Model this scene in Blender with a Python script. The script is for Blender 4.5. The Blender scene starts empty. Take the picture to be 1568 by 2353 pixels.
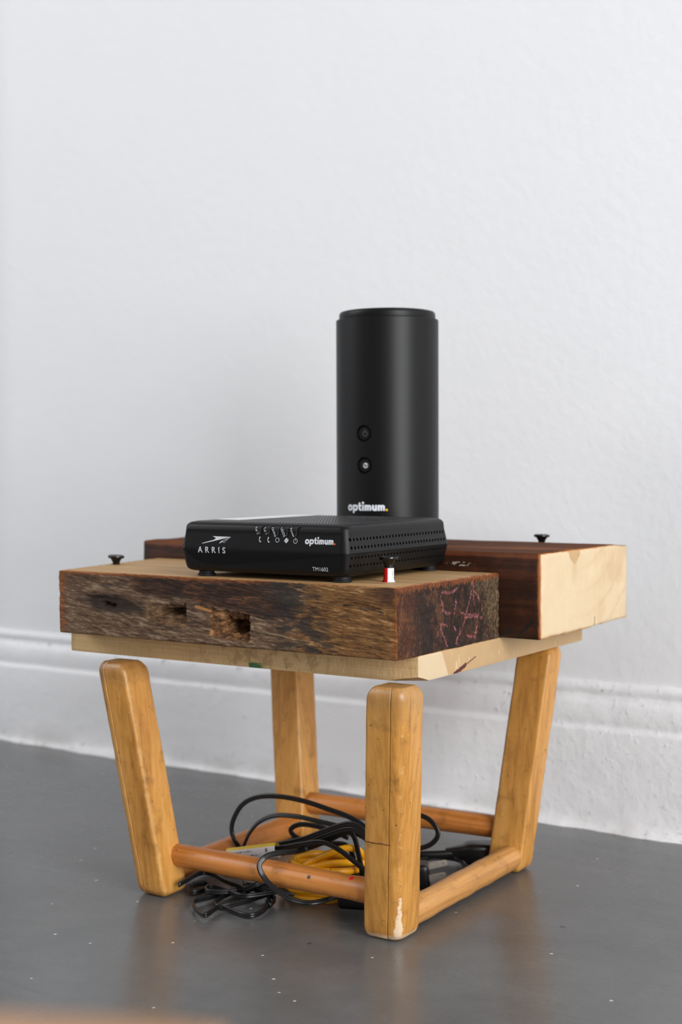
import bpy, bmesh, math, random
from mathutils import Vector, Matrix, noise
from math import sin, cos, pi, radians, sqrt, atan2

S = bpy.context.scene
COL = S.collection
random.seed(7)

# ------------------------------------------------------------------ camera
CAM = (0.68897, -0.83617, 0.33571)
cd = bpy.data.cameras.new('camera')
cd.sensor_fit = 'VERTICAL'
cd.sensor_height = 36.0
cd.sensor_width = 24.0
cd.lens = 50.0
cd.clip_start = 0.01
cam = bpy.data.objects.new('camera', cd)
COL.objects.link(cam)
cR = Vector((0.83591742, 0.5488409, -0.00396533))
cU = Vector((-0.01572218, 0.03116633, 0.99939055))
cF = Vector((-0.54863, 0.83534563, -0.03468145))
m = Matrix((cR, cU, -cF)).transposed().to_4x4()
m.translation = Vector(CAM)
cam.matrix_world = m
cd.dof.use_dof = True
cd.dof.focus_distance = 0.975
cd.dof.aperture_fstop = 7.6
S.camera = cam

# ------------------------------------------------------------------ world, window light, added fill light, exposure
w = bpy.data.worlds.new('daylit_room')
S.world = w
w.use_nodes = True
bg = w.node_tree.nodes['Background']
bg.inputs['Color'].default_value = (0.97, 0.98, 1.0, 1)
bg.inputs['Strength'].default_value = 0.34


def area(name, loc, target, sx, sy, power, col):
    l = bpy.data.lights.new(name, 'AREA')
    l.shape = 'RECTANGLE'
    l.size = sx
    l.size_y = sy
    l.energy = power
    l.color = col
    o = bpy.data.objects.new(name, l)
    COL.objects.link(o)
    o.location = loc
    d = Vector(target) - Vector(loc)
    o.rotation_euler = d.to_track_quat('-Z', 'Z').to_euler()
    return o


area('window_light', (2.6, -1.15, 0.74), (0.0, -1.15, 0.74), 2.9, 1.48, 142, (0.975, 0.985, 1.0))
area('left_fill_light', (-2.6, -1.7, 2.1), (-0.1, 0.1, 0.4), 1.8, 1.3, 42, (0.985, 0.985, 1.0))  # no window here: unseen fill lamp added high up to brighten the left wall

S.view_settings.view_transform = 'Standard'
S.view_settings.look = 'None'
S.view_settings.gamma = 1.0
S.view_settings.use_curve_mapping = False
S.view_settings.exposure = 0.08


# ------------------------------------------------------------------ helpers: scene graph
def srgb(c):
    if isinstance(c, (int, float)):
        c = (c, c, c)
    return tuple(((v / 255) / 12.92 if v / 255 <= 0.04045 else ((v / 255 + 0.055) / 1.055) ** 2.4) for v in c[:3]) + (1,)


def tag(o, label=None, cat=None, group=None, kind=None):
    if label: o['label'] = label
    if cat: o['category'] = cat
    if group: o['group'] = group
    if kind: o['kind'] = kind
    return o


def empty(name, loc, rz=0.0):
    o = bpy.data.objects.new(name, None)
    o.empty_display_size = 0.02
    COL.objects.link(o)
    o.location = loc
    o.rotation_euler = (0, 0, rz)
    return o


def mesh_obj(name, verts, faces, mats, parent=None, loc=(0, 0, 0), smooth=True, fm=None, fixn=True, off=None):
    """verts are given in scene coordinates; off (or loc) is subtracted so that the object's origin lies there"""
    me = bpy.data.meshes.new(name)
    o3 = Vector(off if off is not None else loc)
    me.from_pydata([tuple(Vector(v) - o3) for v in verts], [], faces)
    if not isinstance(mats, (list, tuple)): mats = [mats]
    for mm in mats: me.materials.append(mm)
    if fm:
        me.polygons.foreach_set('material_index', fm)
    if fixn:
        b = bmesh.new()
        b.from_mesh(me)
        bmesh.ops.recalc_face_normals(b, faces=b.faces)
        b.to_mesh(me)
        b.free()
    if smooth:
        me.polygons.foreach_set('use_smooth', [True] * len(me.polygons))
    me.update()
    o = bpy.data.objects.new(name, me)
    COL.objects.link(o)
    o.location = loc
    if parent: o.parent = parent
    return o


def sharp(o, deg=35):
    me = o.data
    b = bmesh.new()
    b.from_mesh(me)
    for e in b.edges:
        if len(e.link_faces) == 2 and e.calc_face_angle(0) > radians(deg): e.smooth = False
    b.to_mesh(me)
    b.free()
    return o


def fbm(p, sc, oct=3):
    return noise.fractal(Vector(p) * sc, 1.0, 2.0, oct)


# ------------------------------------------------------------------ helpers: shapes (all return verts, faces)
def join(parts):
    V, F = [], []
    for v, f in parts:
        n = len(V)
        V += list(v)
        F += [tuple(i + n for i in q) for q in f]
    return V, F


def loft(rings, caps=True):
    V, F = [], []
    n = len(rings[0])
    for r in rings: V += [tuple(p) for p in r]
    for i in range(len(rings) - 1):
        for j in range(n):
            a = i * n + j; b = i * n + (j + 1) % n
            F.append((a, b, b + n, a + n))
    if caps:
        F.append(tuple(range(n))[::-1])
        F.append(tuple(range((len(rings) - 1) * n, len(rings) * n)))
    return V, F


def lathe(prof, n=32, c=(0, 0, 0)):
    rings = [[(c[0] + r * cos(2 * pi * k / n), c[1] + r * sin(2 * pi * k / n), c[2] + z) for k in range(n)] for r, z in prof]
    return loft(rings)


def box(x0, x1, y0, y1, z0, z1):
    V = [(x, y, z) for z in (z0, z1) for y in (y0, y1) for x in (x0, x1)]
    return V, [(0, 2, 3, 1), (4, 5, 7, 6), (0, 1, 5, 4), (2, 6, 7, 3), (0, 4, 6, 2), (1, 3, 7, 5)]


def rrect(x0, x1, y0, y1, r, seg=5):
    P = []
    for cx, cy, a0 in ((x1 - r, y0 + r, -90), (x1 - r, y1 - r, 0), (x0 + r, y1 - r, 90), (x0 + r, y0 + r, 180)):
        for k in range(seg + 1):
            a = radians(a0 + 90 * k / seg)
            P.append((cx + r * cos(a), cy + r * sin(a)))
    return P


def rounded_block(x0, x1, y0, y1, z0, z1, n, r, disp=None):
    """dense closed block with rounded edges; returns verts, faces, face side index (0 -x,1 +x,2 -y,3 +y,4 -z,5 +z)"""
    nx, ny, nz = n
    lo = Vector((x0, y0, z0)); hi = Vector((x1, y1, z1))
    idx = {}; V = []; F = []; FM = []

    def vid(i, j, k):
        key = (i, j, k)
        if key in idx: return idx[key]
        p = Vector((x0 + (x1 - x0) * i / nx, y0 + (y1 - y0) * j / ny, z0 + (z1 - z0) * k / nz))
        q = Vector([min(max(p[a], lo[a] + r), hi[a] - r) for a in range(3)])
        d = p - q
        nn = d.normalized()
        p = q + nn * r
        if disp: p = disp(p, nn)
        idx[key] = len(V)
        V.append(tuple(p))
        return idx[key]
    for s, i in ((0, 0), (1, nx)):
        for j in range(ny):
            for k in range(nz):
                F.append((vid(i, j, k), vid(i, j + 1, k), vid(i, j + 1, k + 1), vid(i, j, k + 1))); FM.append(s)
    for s, j in ((2, 0), (3, ny)):
        for i in range(nx):
            for k in range(nz):
                F.append((vid(i, j, k), vid(i + 1, j, k), vid(i + 1, j, k + 1), vid(i, j, k + 1))); FM.append(s)
    for s, k in ((4, 0), (5, nz)):
        for i in range(nx):
            for j in range(ny):
                F.append((vid(i, j, k), vid(i + 1, j, k), vid(i + 1, j + 1, k), vid(i, j + 1, k))); FM.append(s)
    return V, F, FM


def catmull(P, n=8):
    P = [Vector(p) for p in P]
    Q = [2 * P[0] - P[1]] + P + [2 * P[-1] - P[-2]]
    out = []
    for i in range(1, len(Q) - 2):
        for k in range(n):
            t = k / n
            a, b, c, d = Q[i - 1:i + 3]
            out.append(0.5 * ((2 * b) + (c - a) * t + (2 * a - 5 * b + 4 * c - d) * t * t + (3 * b - a - 3 * c + d) * t ** 3))
    out.append(Q[-2])
    return out


def sweep(path, prof, up=(0, 0, 1), n=8, twist=0.0):
    P = catmull(path, n)
    rings = []
    u = Vector(up)
    for i, p in enumerate(P):
        t = (P[min(i + 1, len(P) - 1)] - P[max(i - 1, 0)]).normalized()
        u = (u - t * u.dot(t))
        if u.length < 1e-6: u = t.orthogonal()
        u.normalize()
        v = t.cross(u)
        a = twist * i / len(P)
        uu = u * cos(a) + v * sin(a); vv = v * cos(a) - u * sin(a)
        rings.append([p + uu * y + vv * x for x, y in prof])
    return loft(rings)


def circ(r, n=12):
    return [(r * cos(2 * pi * k / n), r * sin(2 * pi * k / n)) for k in range(n)]


def twin(r, a):
    """figure-eight outline of a flat two-core cord, long axis along the second coordinate"""
    P = []
    for k in range(9):
        t = radians(-125 + 250 * k / 8) + pi / 2
        P.append((r * cos(t), a + r * sin(t)))
    for k in range(9):
        t = radians(-125 + 250 * k / 8) - pi / 2
        P.append((r * cos(t), -a + r * sin(t)))
    return P


class Poly(list):
    """flat polygon with a level: overlapping strokes lie a hair above one another"""
    lev = 0


def stroke(pts, wd, closed=False, lev=0, nd=8):
    """flat mitred stroke with round ends: list of 2-D polygons that do not overlap"""
    P = [Vector((a[0], a[1])) for a in pts]
    if closed and (P[0] - P[-1]).length < 1e-9: P = P[:-1]
    n = len(P)
    if not closed and n > 3 and (P[0] - P[-1]).length < 1e-7:
        P = P[:-1]; n -= 1; closed = True
    L, R = [], []
    for i in range(n):
        a = P[i - 1] if (closed or i > 0) else None
        b = P[(i + 1) % n] if (closed or i < n - 1) else None
        d1 = (P[i] - a).normalized() if a is not None else None
        d2 = (b - P[i]).normalized() if b is not None else None
        d1 = d1 or d2; d2 = d2 or d1
        n1 = Vector((-d1.y, d1.x)); n2 = Vector((-d2.y, d2.x))
        mv = (n1 + n2)
        mv = mv.normalized() if mv.length > 1e-6 else n1
        k = min(1.6, 1 / max(0.3, mv.dot(n1)))
        L.append(P[i] + mv * wd / 2 * k); R.append(P[i] - mv * wd / 2 * k)
    out = []
    for i in range(n if closed else n - 1):
        j = (i + 1) % n
        out.append(Poly([tuple(L[i]), tuple(R[i]), tuple(R[j]), tuple(L[j])]))
    if not closed:
        for c, q, sg in ((P[0], L[0], 1), (P[-1], R[-1], 1)):
            v = q - c
            out.append(Poly([tuple(c + Vector((v.x * cos(t) - v.y * sin(t), v.x * sin(t) + v.y * cos(t)))) for t in [pi * k / nd for k in range(nd + 1)]]))
    for p in out: p.lev = lev
    return out


def arc(cx, cy, r, a0, a1, n=14, ry=None):
    ry = ry or r
    return [(cx + r * cos(radians(a0 + (a1 - a0) * k / n)), cy + ry * sin(radians(a0 + (a1 - a0) * k / n))) for k in range(n + 1)]


def polys_to_mesh(polys, fn):
    V, F = [], []
    for P in polys:
        F.append(tuple(range(len(V), len(V) + len(P))))
        h = getattr(P, 'lev', 0) * 2.5e-5
        V += [fn(p[0], p[1], h) for p in P]
    return V, F


def text_polys(body, size, spacing=1.0, bold=0.0, ax='CENTER'):
    c = bpy.data.curves.new('t', 'FONT')
    c.body = body; c.size = size; c.space_character = spacing; c.offset = bold
    c.align_x = ax; c.align_y = 'CENTER'; c.resolution_u = 3
    o = bpy.data.objects.new('t', c)
    COL.objects.link(o)
    dg = bpy.context.evaluated_depsgraph_get()
    me = bpy.data.meshes.new_from_object(o.evaluated_get(dg))
    out = [Poly([(me.vertices[i].co.x, me.vertices[i].co.y) for i in p.vertices]) for p in me.polygons]
    bpy.data.objects.remove(o)
    bpy.data.curves.remove(c)
    bpy.data.meshes.remove(me)
    return out


def optimum_polys(width):
    """heavy rounded wordmark 'optimum' built from thick strokes; returns letters, full-stop circle (unit: x-height 1)"""
    L = []
    wd = 0.34
    x = 0.0
    r = 0.5 - wd / 2 + 0.02
    L += stroke(arc(x + 0.5, 0.5, r, 0, 360, 20), wd); x += 1.08                                   # o
    L += stroke(arc(x + 0.52, 0.5, r, 0, 360, 20), wd); L += stroke([(x + 0.17, 0.83), (x + 0.17, -0.22)], wd, lev=1); x += 1.1   # p
    L += stroke([(x + 0.25, 1.2), (x + 0.25, 0.38), (x + 0.33, 0.22), (x + 0.47, 0.18)], wd); L += stroke([(x + 0.05, 0.85), (x + 0.5, 0.85)], wd * 0.8, lev=1); x += 0.7   # t
    L += stroke([(x + 0.18, 0.83), (x + 0.18, 0.17)], wd)                                         # i
    L += [Poly([(x + 0.18 + 0.21 * cos(k * pi / 7), 1.28 + 0.21 * sin(k * pi / 7)) for k in range(14)])]; x += 0.46

    def em(x):
        q = stroke([(x + 0.17, 0.83), (x + 0.17, 0.17)], wd)
        q += stroke([(x + 0.20, 0.66)] + arc(x + 0.40, 0.64, 0.19, 140, 0, 7) + [(x + 0.59, 0.17)], wd * 0.9, lev=1)
        q += stroke([(x + 0.62, 0.66)] + arc(x + 0.82, 0.64, 0.19, 140, 0, 7) + [(x + 1.01, 0.17)], wd * 0.9, lev=2)
        return q
    L += em(x); x += 1.27
    L += stroke([(x + 0.17, 0.83), (x + 0.17, 0.42)] + arc(x + 0.42, 0.42, 0.25, 180, 350, 8, 0.24), wd); L += stroke([(x + 0.67, 0.83), (x + 0.67, 0.17)], wd, lev=1); x += 0.93
    L += em(x); x += 1.27
    dot = [Poly([(x + 0.18 + 0.19 * cos(k * pi / 8), 0.18 + 0.19 * sin(k * pi / 8)) for k in range(16)])]
    s = width / (x + 0.37)

    def f(PP):
        out = []
        for P in PP:
            q = Poly([(a * s, b * s) for a, b in P]); q.lev = P.lev
            out.append(q)
        return out
    return f(L), f(dot)


# ------------------------------------------------------------------ helpers: materials
class G:
    def __init__(self, name, rough=0.5, spec=0.5):
        self.m = bpy.data.materials.new(name)
        self.m.use_nodes = True
        self.t = self.m.node_tree
        self.b = self.t.nodes['Principled BSDF']
        self.b.inputs['Roughness'].default_value = rough
        self.b.inputs['Specular IOR Level'].default_value = spec

    def n(self, k): return self.t.nodes.new(k)

    def link(self, v, s):
        if isinstance(v, bpy.types.NodeSocket): self.t.links.new(v, s)
        elif isinstance(v, tuple) and s.type == 'RGBA' and len(v) == 3: s.default_value = v + (1,)
        else: s.default_value = v

    def set(self, **k):
        mp = {'col': 'Base Color', 'rough': 'Roughness', 'spec': 'Specular IOR Level', 'nrm': 'Normal', 'metal': 'Metallic', 'coat': 'Coat Weight', 'coatr': 'Coat Roughness'}
        for a, v in k.items(): self.link(v, self.b.inputs[mp[a]])
        return self.m

    def pos(self, off=(0, 0, 0)):
        o = self.n('ShaderNodeTexCoord').outputs['Object']
        return self.vm('ADD', o, tuple(off))

    def vm(self, op, a, b=None):
        x = self.n('ShaderNodeVectorMath'); x.operation = op
        self.link(a, x.inputs[0])
        if b is not None: self.link(b, x.inputs[1])
        return x.outputs['Value'] if op in ('DOT_PRODUCT', 'LENGTH', 'DISTANCE') else x.outputs[0]

    def f(self, op, a, b=0.0, c=None, clamp=False):
        x = self.n('ShaderNodeMath'); x.operation = op; x.use_clamp = clamp
        self.link(a, x.inputs[0]); self.link(b, x.inputs[1])
        if c is not None: self.link(c, x.inputs[2])
        return x.outputs[0]

    def sep(self, v):
        x = self.n('ShaderNodeSeparateXYZ'); self.link(v, x.inputs[0])
        return x.outputs[0], x.outputs[1], x.outputs[2]

    def comb(self, a, b, c):
        x = self.n('ShaderNodeCombineXYZ')
        for i, v in enumerate((a, b, c)): self.link(v, x.inputs[i])
        return x.outputs[0]

    def noise(self, v, sc, det=4, rough=0.55, dist=0.0, scale=(1, 1, 1), col=False):
        if scale != (1, 1, 1): v = self.vm('MULTIPLY', v, scale)
        x = self.n('ShaderNodeTexNoise')
        self.link(v, x.inputs['Vector'])
        x.inputs['Scale'].default_value = sc; x.inputs['Detail'].default_value = det
        x.inputs['Roughness'].default_value = rough; x.inputs['Distortion'].default_value = dist
        return x.outputs['Color' if col else 'Fac']

    def voro(self, v, sc, feat='F1', out='Distance', rnd=1.0):
        x = self.n('ShaderNodeTexVoronoi'); x.feature = feat
        self.link(v, x.inputs['Vector']); x.inputs['Scale'].default_value = sc; x.inputs['Randomness'].default_value = rnd
        return x.outputs[out]

    def ramp(self, fac, stops):
        x = self.n('ShaderNodeValToRGB')
        e = x.color_ramp.elements
        while len(e) < len(stops): e.new(0.5)
        for q, (p, c) in zip(e, stops):
            q.position = p; q.color = srgb(c)
        self.link(fac, x.inputs[0])
        return x.outputs[0]

    def mix(self, fac, a, b, mode='MIX'):
        x = self.n('ShaderNodeMix'); x.data_type = 'RGBA'; x.blend_type = mode
        self.link(fac, x.inputs['Factor'])
        self.link(srgb(a) if isinstance(a, (tuple, int)) else a, x.inputs[6])
        self.link(srgb(b) if isinstance(b, (tuple, int)) else b, x.inputs[7])
        return x.outputs[2]

    def sm(self, v, a, b, lo=0.0, hi=1.0):
        x = self.n('ShaderNodeMapRange'); x.interpolation_type = 'SMOOTHSTEP'
        self.link(v, x.inputs[0])
        for i, q in enumerate((a, b, lo, hi)): x.inputs[i + 1].default_value = q
        return x.outputs[0]

    def ell(self, u, v, c, r):
        a = self.f('DIVIDE', self.f('SUBTRACT', u, c[0]), r[0])
        b = self.f('DIVIDE', self.f('SUBTRACT', v, c[1]), r[1])
        return self.f('SQRT', self.f('ADD', self.f('MULTIPLY', a, a), self.f('MULTIPLY', b, b)))

    def seg(self, p, a, b):
        """distance of point p to the segment a-b (3-D)"""
        a = Vector(a); b = Vector(b); d = b - a
        pa = self.vm('SUBTRACT', p, tuple(a))
        h = self.f('MULTIPLY', self.vm('DOT_PRODUCT', pa, tuple(d)), 1 / max(d.length_squared, 1e-12), clamp=True)
        x = self.n('ShaderNodeVectorMath'); x.operation = 'SCALE'
        x.inputs[0].default_value = tuple(d); self.link(h, x.inputs['Scale'])
        return self.vm('LENGTH', self.vm('SUBTRACT', pa, x.outputs[0]))

    def bump(self, h, st=0.3, dist=0.001, nrm=None):
        x = self.n('ShaderNodeBump')
        x.inputs['Strength'].default_value = st; x.inputs['Distance'].default_value = dist
        self.link(h, x.inputs['Height'])
        if nrm is not None: self.link(nrm, x.inputs['Normal'])
        return x.outputs[0]


def plain(name, col, rough=0.5, spec=0.5, bump=None, var=0.06):
    g = G(name, rough, spec)
    p = g.pos()
    nz = g.noise(p, 300, 3)
    c = srgb(col)
    dk = tuple(v * (1 - var * 2) for v in c[:3]) + (1,)
    x = g.n('ShaderNodeMix'); x.data_type = 'RGBA'
    g.link(nz, x.inputs['Factor']); x.inputs[6].default_value = dk; x.inputs[7].default_value = tuple(min(1, v * (1 + var * 2)) for v in c[:3]) + (1,)
    if bump: g.set(nrm=g.bump(g.noise(p, bump[0], 2), bump[1], bump[2]))
    return g.set(col=x.outputs[2])


# ------------------------------------------------------------------ measured paths and outlines (metres)
CORD_LOOP = [(0.1093, 0.09, 0.0452), (0.1002, 0.09, 0.0535), (0.0861, 0.09, 0.0587), (0.0697, 0.09, 0.0617), (0.0446, 0.09, 0.0654), (0.0189, 0.09, 0.0661), (-0.003, 0.09, 0.0626), (-0.0182, 0.09, 0.0541), (-0.0274, 0.09, 0.0402), (-0.0288, 0.09, 0.0302), (-0.0248, 0.09, 0.0224), (-0.0257, 0.1, 0.0153), (-0.0184, 0.1, 0.0284), (-0.0075, 0.1, 0.0397), (0.0081, 0.1, 0.0469), (0.029, 0.1, 0.049), (0.0504, 0.1, 0.048), (0.0754, 0.1, 0.0458), (0.0998, 0.1, 0.0382)]
CORD_CURL = [(0.0893, 0.085, 0.0435), (0.0771, 0.085, 0.0462), (0.0606, 0.085, 0.0484), (0.0438, 0.085, 0.0478), (0.0348, 0.085, 0.0427), (0.0378, 0.085, 0.0379), (0.0479, 0.085, 0.0351), (0.0667, 0.085, 0.0361), (0.0892, 0.085, 0.0366)]
CORD_BUNDLE = [(-0.0004, 0.06, 0.0258), (0.0234, 0.06, 0.0321), (0.0446, 0.06, 0.0382), (0.0653, 0.06, 0.045), (0.0857, 0.06, 0.0543), (0.1056, 0.06, 0.0621), (0.1173, 0.06, 0.0604), (0.1258, 0.06, 0.051), (0.1281, 0.06, 0.0381)]
CORD_BUNDLE2 = [(0.0137, 0.05, 0.0284), (0.0518, 0.05, 0.0382), (0.0723, 0.05, 0.0442), (0.0884, 0.05, 0.0479), (0.1022, 0.05, 0.0449), (0.1159, 0.05, 0.0383), (0.1312, 0.05, 0.0289)]
CORD_BUNDLE3 = [(0.0374, 0.07, 0.0325), (0.0542, 0.07, 0.038), (0.0748, 0.07, 0.0461), (0.0951, 0.07, 0.052), (0.1148, 0.07, 0.0505)]
CORD_HANG = [(0.087, 0.055, 0.0465), (0.0708, 0.055, 0.0391), (0.0711, 0.04, 0.0403), (0.0693, 0.02, 0.0437), (0.0683, 0.006, 0.0442), (0.0664, 0.003, 0.0391), (0.0696, 0.003, 0.0315), (0.0794, 0.003, 0.024), (0.0951, 0.003, 0.0185), (0.1105, 0.003, 0.0182), (0.1177, 0.012, 0.0183), (0.1191, 0.03, 0.0177), (0.1363, 0.03, 0.0257)]
CORD_FLOOR_A = [(-0.0124, 0.0023, 0.012), (-0.0154, 0.0154, 0.012), (-0.0182, 0.0317, 0.012), (-0.0157, 0.039, 0.012), (-0.0051, 0.0372, 0.012), (0.0123, 0.0289, 0.012), (0.0288, 0.0245, 0.012), (0.0373, 0.022, 0.012), (0.0458, 0.0262, 0.016), (0.0478, 0.0409, 0.016)]
CORD_FLOOR_B = [(0.0277, 0.0655, 0.006), (0.0257, 0.0532, 0.006), (0.0273, 0.0352, 0.006), (0.0166, 0.027, 0.006), (0.0145, 0.0151, 0.006), (0.0103, 0.0007, 0.006), (0.0095, -0.0062, 0.006), (0.0158, -0.0148, 0.006), (0.0271, -0.0237, 0.006), (0.0363, -0.0275, 0.006), (0.0367, -0.0224, 0.006), (0.0335, -0.0085, 0.006), (0.0379, 0.0018, 0.006), (0.0416, 0.013, 0.006), (0.0441, 0.0262, 0.006), (0.0461, 0.0432, 0.006)]
CORD_FLOOR_C = [(0.0648, 0.0487, 0.009), (0.0575, 0.04, 0.009), (0.0503, 0.0263, 0.009), (0.0424, 0.0148, 0.009), (0.033, 0.014, 0.009), (0.0155, 0.0199, 0.009), (0.0063, 0.0207, 0.009), (0.0041, 0.0153, 0.009), (0.0091, 0.0091, 0.009), (0.0165, 0.0099, 0.009), (0.0248, 0.0166, 0.009), (0.0288, 0.0217, 0.009)]
CORD_FLOOR_D = [(0.0174, 0.0449, 0.004), (0.0184, 0.028, 0.004), (0.0192, 0.0167, 0.004), (0.0226, 0.0022, 0.004), (0.029, -0.0038, 0.004), (0.038, -0.0043, 0.004), (0.0506, -0.0085, 0.004), (0.0615, -0.01, 0.004), (0.0665, -0.0044, 0.004), (0.0642, 0.01, 0.004), (0.057, 0.0254, 0.004), (0.0421, 0.0418, 0.004)]
CORD_RIGHT_LOOP = [(0.1138, 0.13, 0.0568), (0.1258, 0.13, 0.057), (0.1357, 0.13, 0.0549), (0.1428, 0.13, 0.0489), (0.1439, 0.13, 0.0422), (0.1376, 0.13, 0.0351), (0.1265, 0.13, 0.0303), (0.1117, 0.13, 0.0285)]
CORD_RIGHT_FLOOR = [(0.1507, 0.0676, 0.006), (0.1515, 0.0909, 0.006), (0.1495, 0.1158, 0.006), (0.1474, 0.1405, 0.006), (0.1444, 0.164, 0.006), (0.1387, 0.1825, 0.006), (0.1256, 0.1985, 0.006), (0.1126, 0.1995, 0.006), (0.1016, 0.1894, 0.006), (0.0944, 0.1694, 0.006)]
CORD_CONN = [(0.0764, 0.1927, 0.01), (0.0912, 0.1893, 0.01), (0.1035, 0.1861, 0.01), (0.1138, 0.1864, 0.01), (0.1239, 0.1866, 0.01)]
WING = [(-0.1181, 0.0303), (-0.10159, 0.03013), (-0.11503, 0.02715), (-0.1269, 0.02472), (-0.12708, 0.02511), (-0.11738, 0.02748), (-0.11527, 0.02832), (-0.11538, 0.0293)]
FOLD1 = [(-0.10159, 0.03013), (-0.10897, 0.02717), (-0.11058, 0.02649), (-0.11152, 0.025), (-0.10861, 0.0265), (-0.10714, 0.02581)]
FOLDIN = [(-0.10873, 0.02664), (-0.1027, 0.02933), (-0.10714, 0.0261)]
CHALK = [[(0.0387, 0.2441), (0.0476, 0.243), (0.0541, 0.2433), (0.0599, 0.246)], [(0.0375, 0.2411), (0.0387, 0.2362), (0.0399, 0.2295)], [(0.0419, 0.2305), (0.0459, 0.2281), (0.05, 0.2286)], [(0.0578, 0.2366), (0.0582, 0.2346), (0.0561, 0.228)], [(0.0831, 0.2479), (0.0801, 0.2376), (0.0741, 0.2268)], [(0.0857, 0.2473), (0.0852, 0.2421), (0.0913, 0.2375), (0.0966, 0.2313), (0.0987, 0.2258)], [(0.0844, 0.2389), (0.0857, 0.2306)], [(0.0665, 0.2271), (0.0724, 0.2253), (0.0895, 0.2237)], [(0.0715, 0.2234), (0.0844, 0.2226), (0.0913, 0.2223)], [(0.0715, 0.2222), (0.0694, 0.2175)], [(0.0922, 0.2235), (0.0913, 0.2154), (0.0874, 0.2088)], [(0.0463, 0.2194), (0.0371, 0.2219), (0.0351, 0.2209), (0.0402, 0.2133), (0.0459, 0.2052)], [(0.0315, 0.2162), (0.0323, 0.2141)], [(0.0565, 0.218), (0.0582, 0.2154)], [(0.0652, 0.2151), (0.0648, 0.2128), (0.0615, 0.2099), (0.059, 0.207)], [(0.0758, 0.2092), (0.0878, 0.2075)], [(0.0957, 0.2211), (0.1001, 0.2203)], [(0.0581, 0.2054), (0.0606, 0.2048)]]
# ================================================================== the room
WALL_D = 0.3699
WALL_A = radians(-0.69)


def wall_path(off):
    """plan of the wall (local x along the wall, y away from the room), pushed 'off' into the room"""
    P = [(3.6, -off)]
    for k in range(1, 60): P.append((3.6 - 3.0 * k / 60, -off))
    for k in range(0, 101): P.append((0.6 - 1.195 * k / 100, -off))
    R = 0.16 + off
    for k in range(1, 13):
        a = radians(270 - 90 * k / 12)
        P.append((-0.595 + R * cos(a), 0.16 + R * sin(a)))
    P.append((-0.755 - off, 0.5)); P.append((-0.755 - off, 2.6))
    return P


def wall_sweep(profile):
    cols = []
    paths = {}
    for off, z in profile:
        if off not in paths: paths[off] = wall_path(off)
    n = len(paths[profile[0][0]])
    V = []; F = []
    for off, z in profile:
        V += [(x, y, z) for x, y in paths[off]]
    for i in range(len(profile) - 1):
        for j in range(n - 1):
            F.append((i * n + j, i * n + j + 1, (i + 1) * n + j + 1, (i + 1) * n + j))
    return V, F, n


g = G('painted_plaster', 0.55, 0.35)
p = g.pos()
big = g.noise(p, 14, 4, 0.55)
fine = g.noise(p, 95, 4, 0.6)
h = g.f('ADD', g.f('MULTIPLY', big, 0.8), g.f('MULTIPLY', fine, 0.9))
M_WALL = g.set(col=g.mix(big, (238, 239, 240), (242, 242, 244)), nrm=g.bump(h, 0.2, 0.003))

g = G('painted_skirting', 0.42, 0.45)
p = g.pos()
_, _, z = g.sep(p)
big = g.noise(p, 18, 5, 0.6)
spk = g.noise(p, 160, 4, 0.7)
dirt = g.f('MULTIPLY', g.sm(spk, 0.60, 0.72), g.f('ADD', g.sm(g.f('ABSOLUTE', g.f('SUBTRACT', z, 0.120)), 0.012, 0.0, 0, 0.85), g.sm(z, 0.035, 0.004, 0, 0.6), clamp=True))
low = g.f('MULTIPLY', g.sm(z, 0.03, 0.0), g.sm(big, 0.4, 0.65))
col = g.mix(g.f('MULTIPLY', low, 0.35), g.mix(big, (240, 240, 242), (245, 245, 247)), (196, 190, 180))
col = g.mix(dirt, col, (138, 130, 118))
M_SKIRT = g.set(col=col, nrm=g.bump(g.f('ADD', g.noise(p, 40, 5, 0.6), g.f('MULTIPLY', g.sm(spk, 0.58, 0.75), 0.6)), 0.4, 0.004))

V, F, n = wall_sweep([(-0.012, 0.09), (-0.012, 0.5), (-0.012, 1.0), (-0.012, 2.7)])
wall = mesh_obj('wall_back', V, F, M_WALL)
wall.location = (0, WALL_D, 0); wall.rotation_euler.z = WALL_A
tag(wall, 'white painted plaster wall behind the low table', 'wall', kind='structure')

prof = [(-0.013, 0.134), (-0.0105, 0.1335), (-0.008, 0.131), (-0.007, 0.1265), (-0.0085, 0.1235), (-0.0088, 0.121), (-0.0055, 0.1175), (-0.0035, 0.113), (-0.0028, 0.106), (-0.0026, 0.0985),
        (-0.0035, 0.0955), (-0.003, 0.0935), (-0.0005, 0.0915), (0.0, 0.0895), (0.0, 0.06), (0.0, 0.03), (0.0, 0.012), (0.0005, 0.006), (0.002, 0.003), (0.0045, 0.0005), (0.006, -0.002)]
V, F, n = wall_sweep(prof)
for i in range(len(prof)):
    wgt = max(0, 1 - prof[i][1] / 0.012) if prof[i][1] < 0.012 else 0
    up = 1 if prof[i][1] > 0.11 else 0
    for j in range(n):
        x, y, z = V[i * n + j]
        q = fbm((x * 24, y * 24, 0.3), 1.0, 4) * 0.0055 + fbm((x * 6, y * 6, 4.3), 1.0, 2) * 0.004
        V[i * n + j] = (x, y - q * wgt + up * 0.0012 * fbm((x * 60, 0, z * 80), 1, 3), z + 0.0008 * fbm((x * 30, 2, z * 40), 1, 3))
sk = mesh_obj('baseboard_back', V, F, M_SKIRT)
sk.location = (0, WALL_D, 0); sk.rotation_euler.z = WALL_A
tag(sk, 'white painted moulded baseboard with a ragged paint edge on the floor', 'baseboard', kind='structure')

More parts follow.
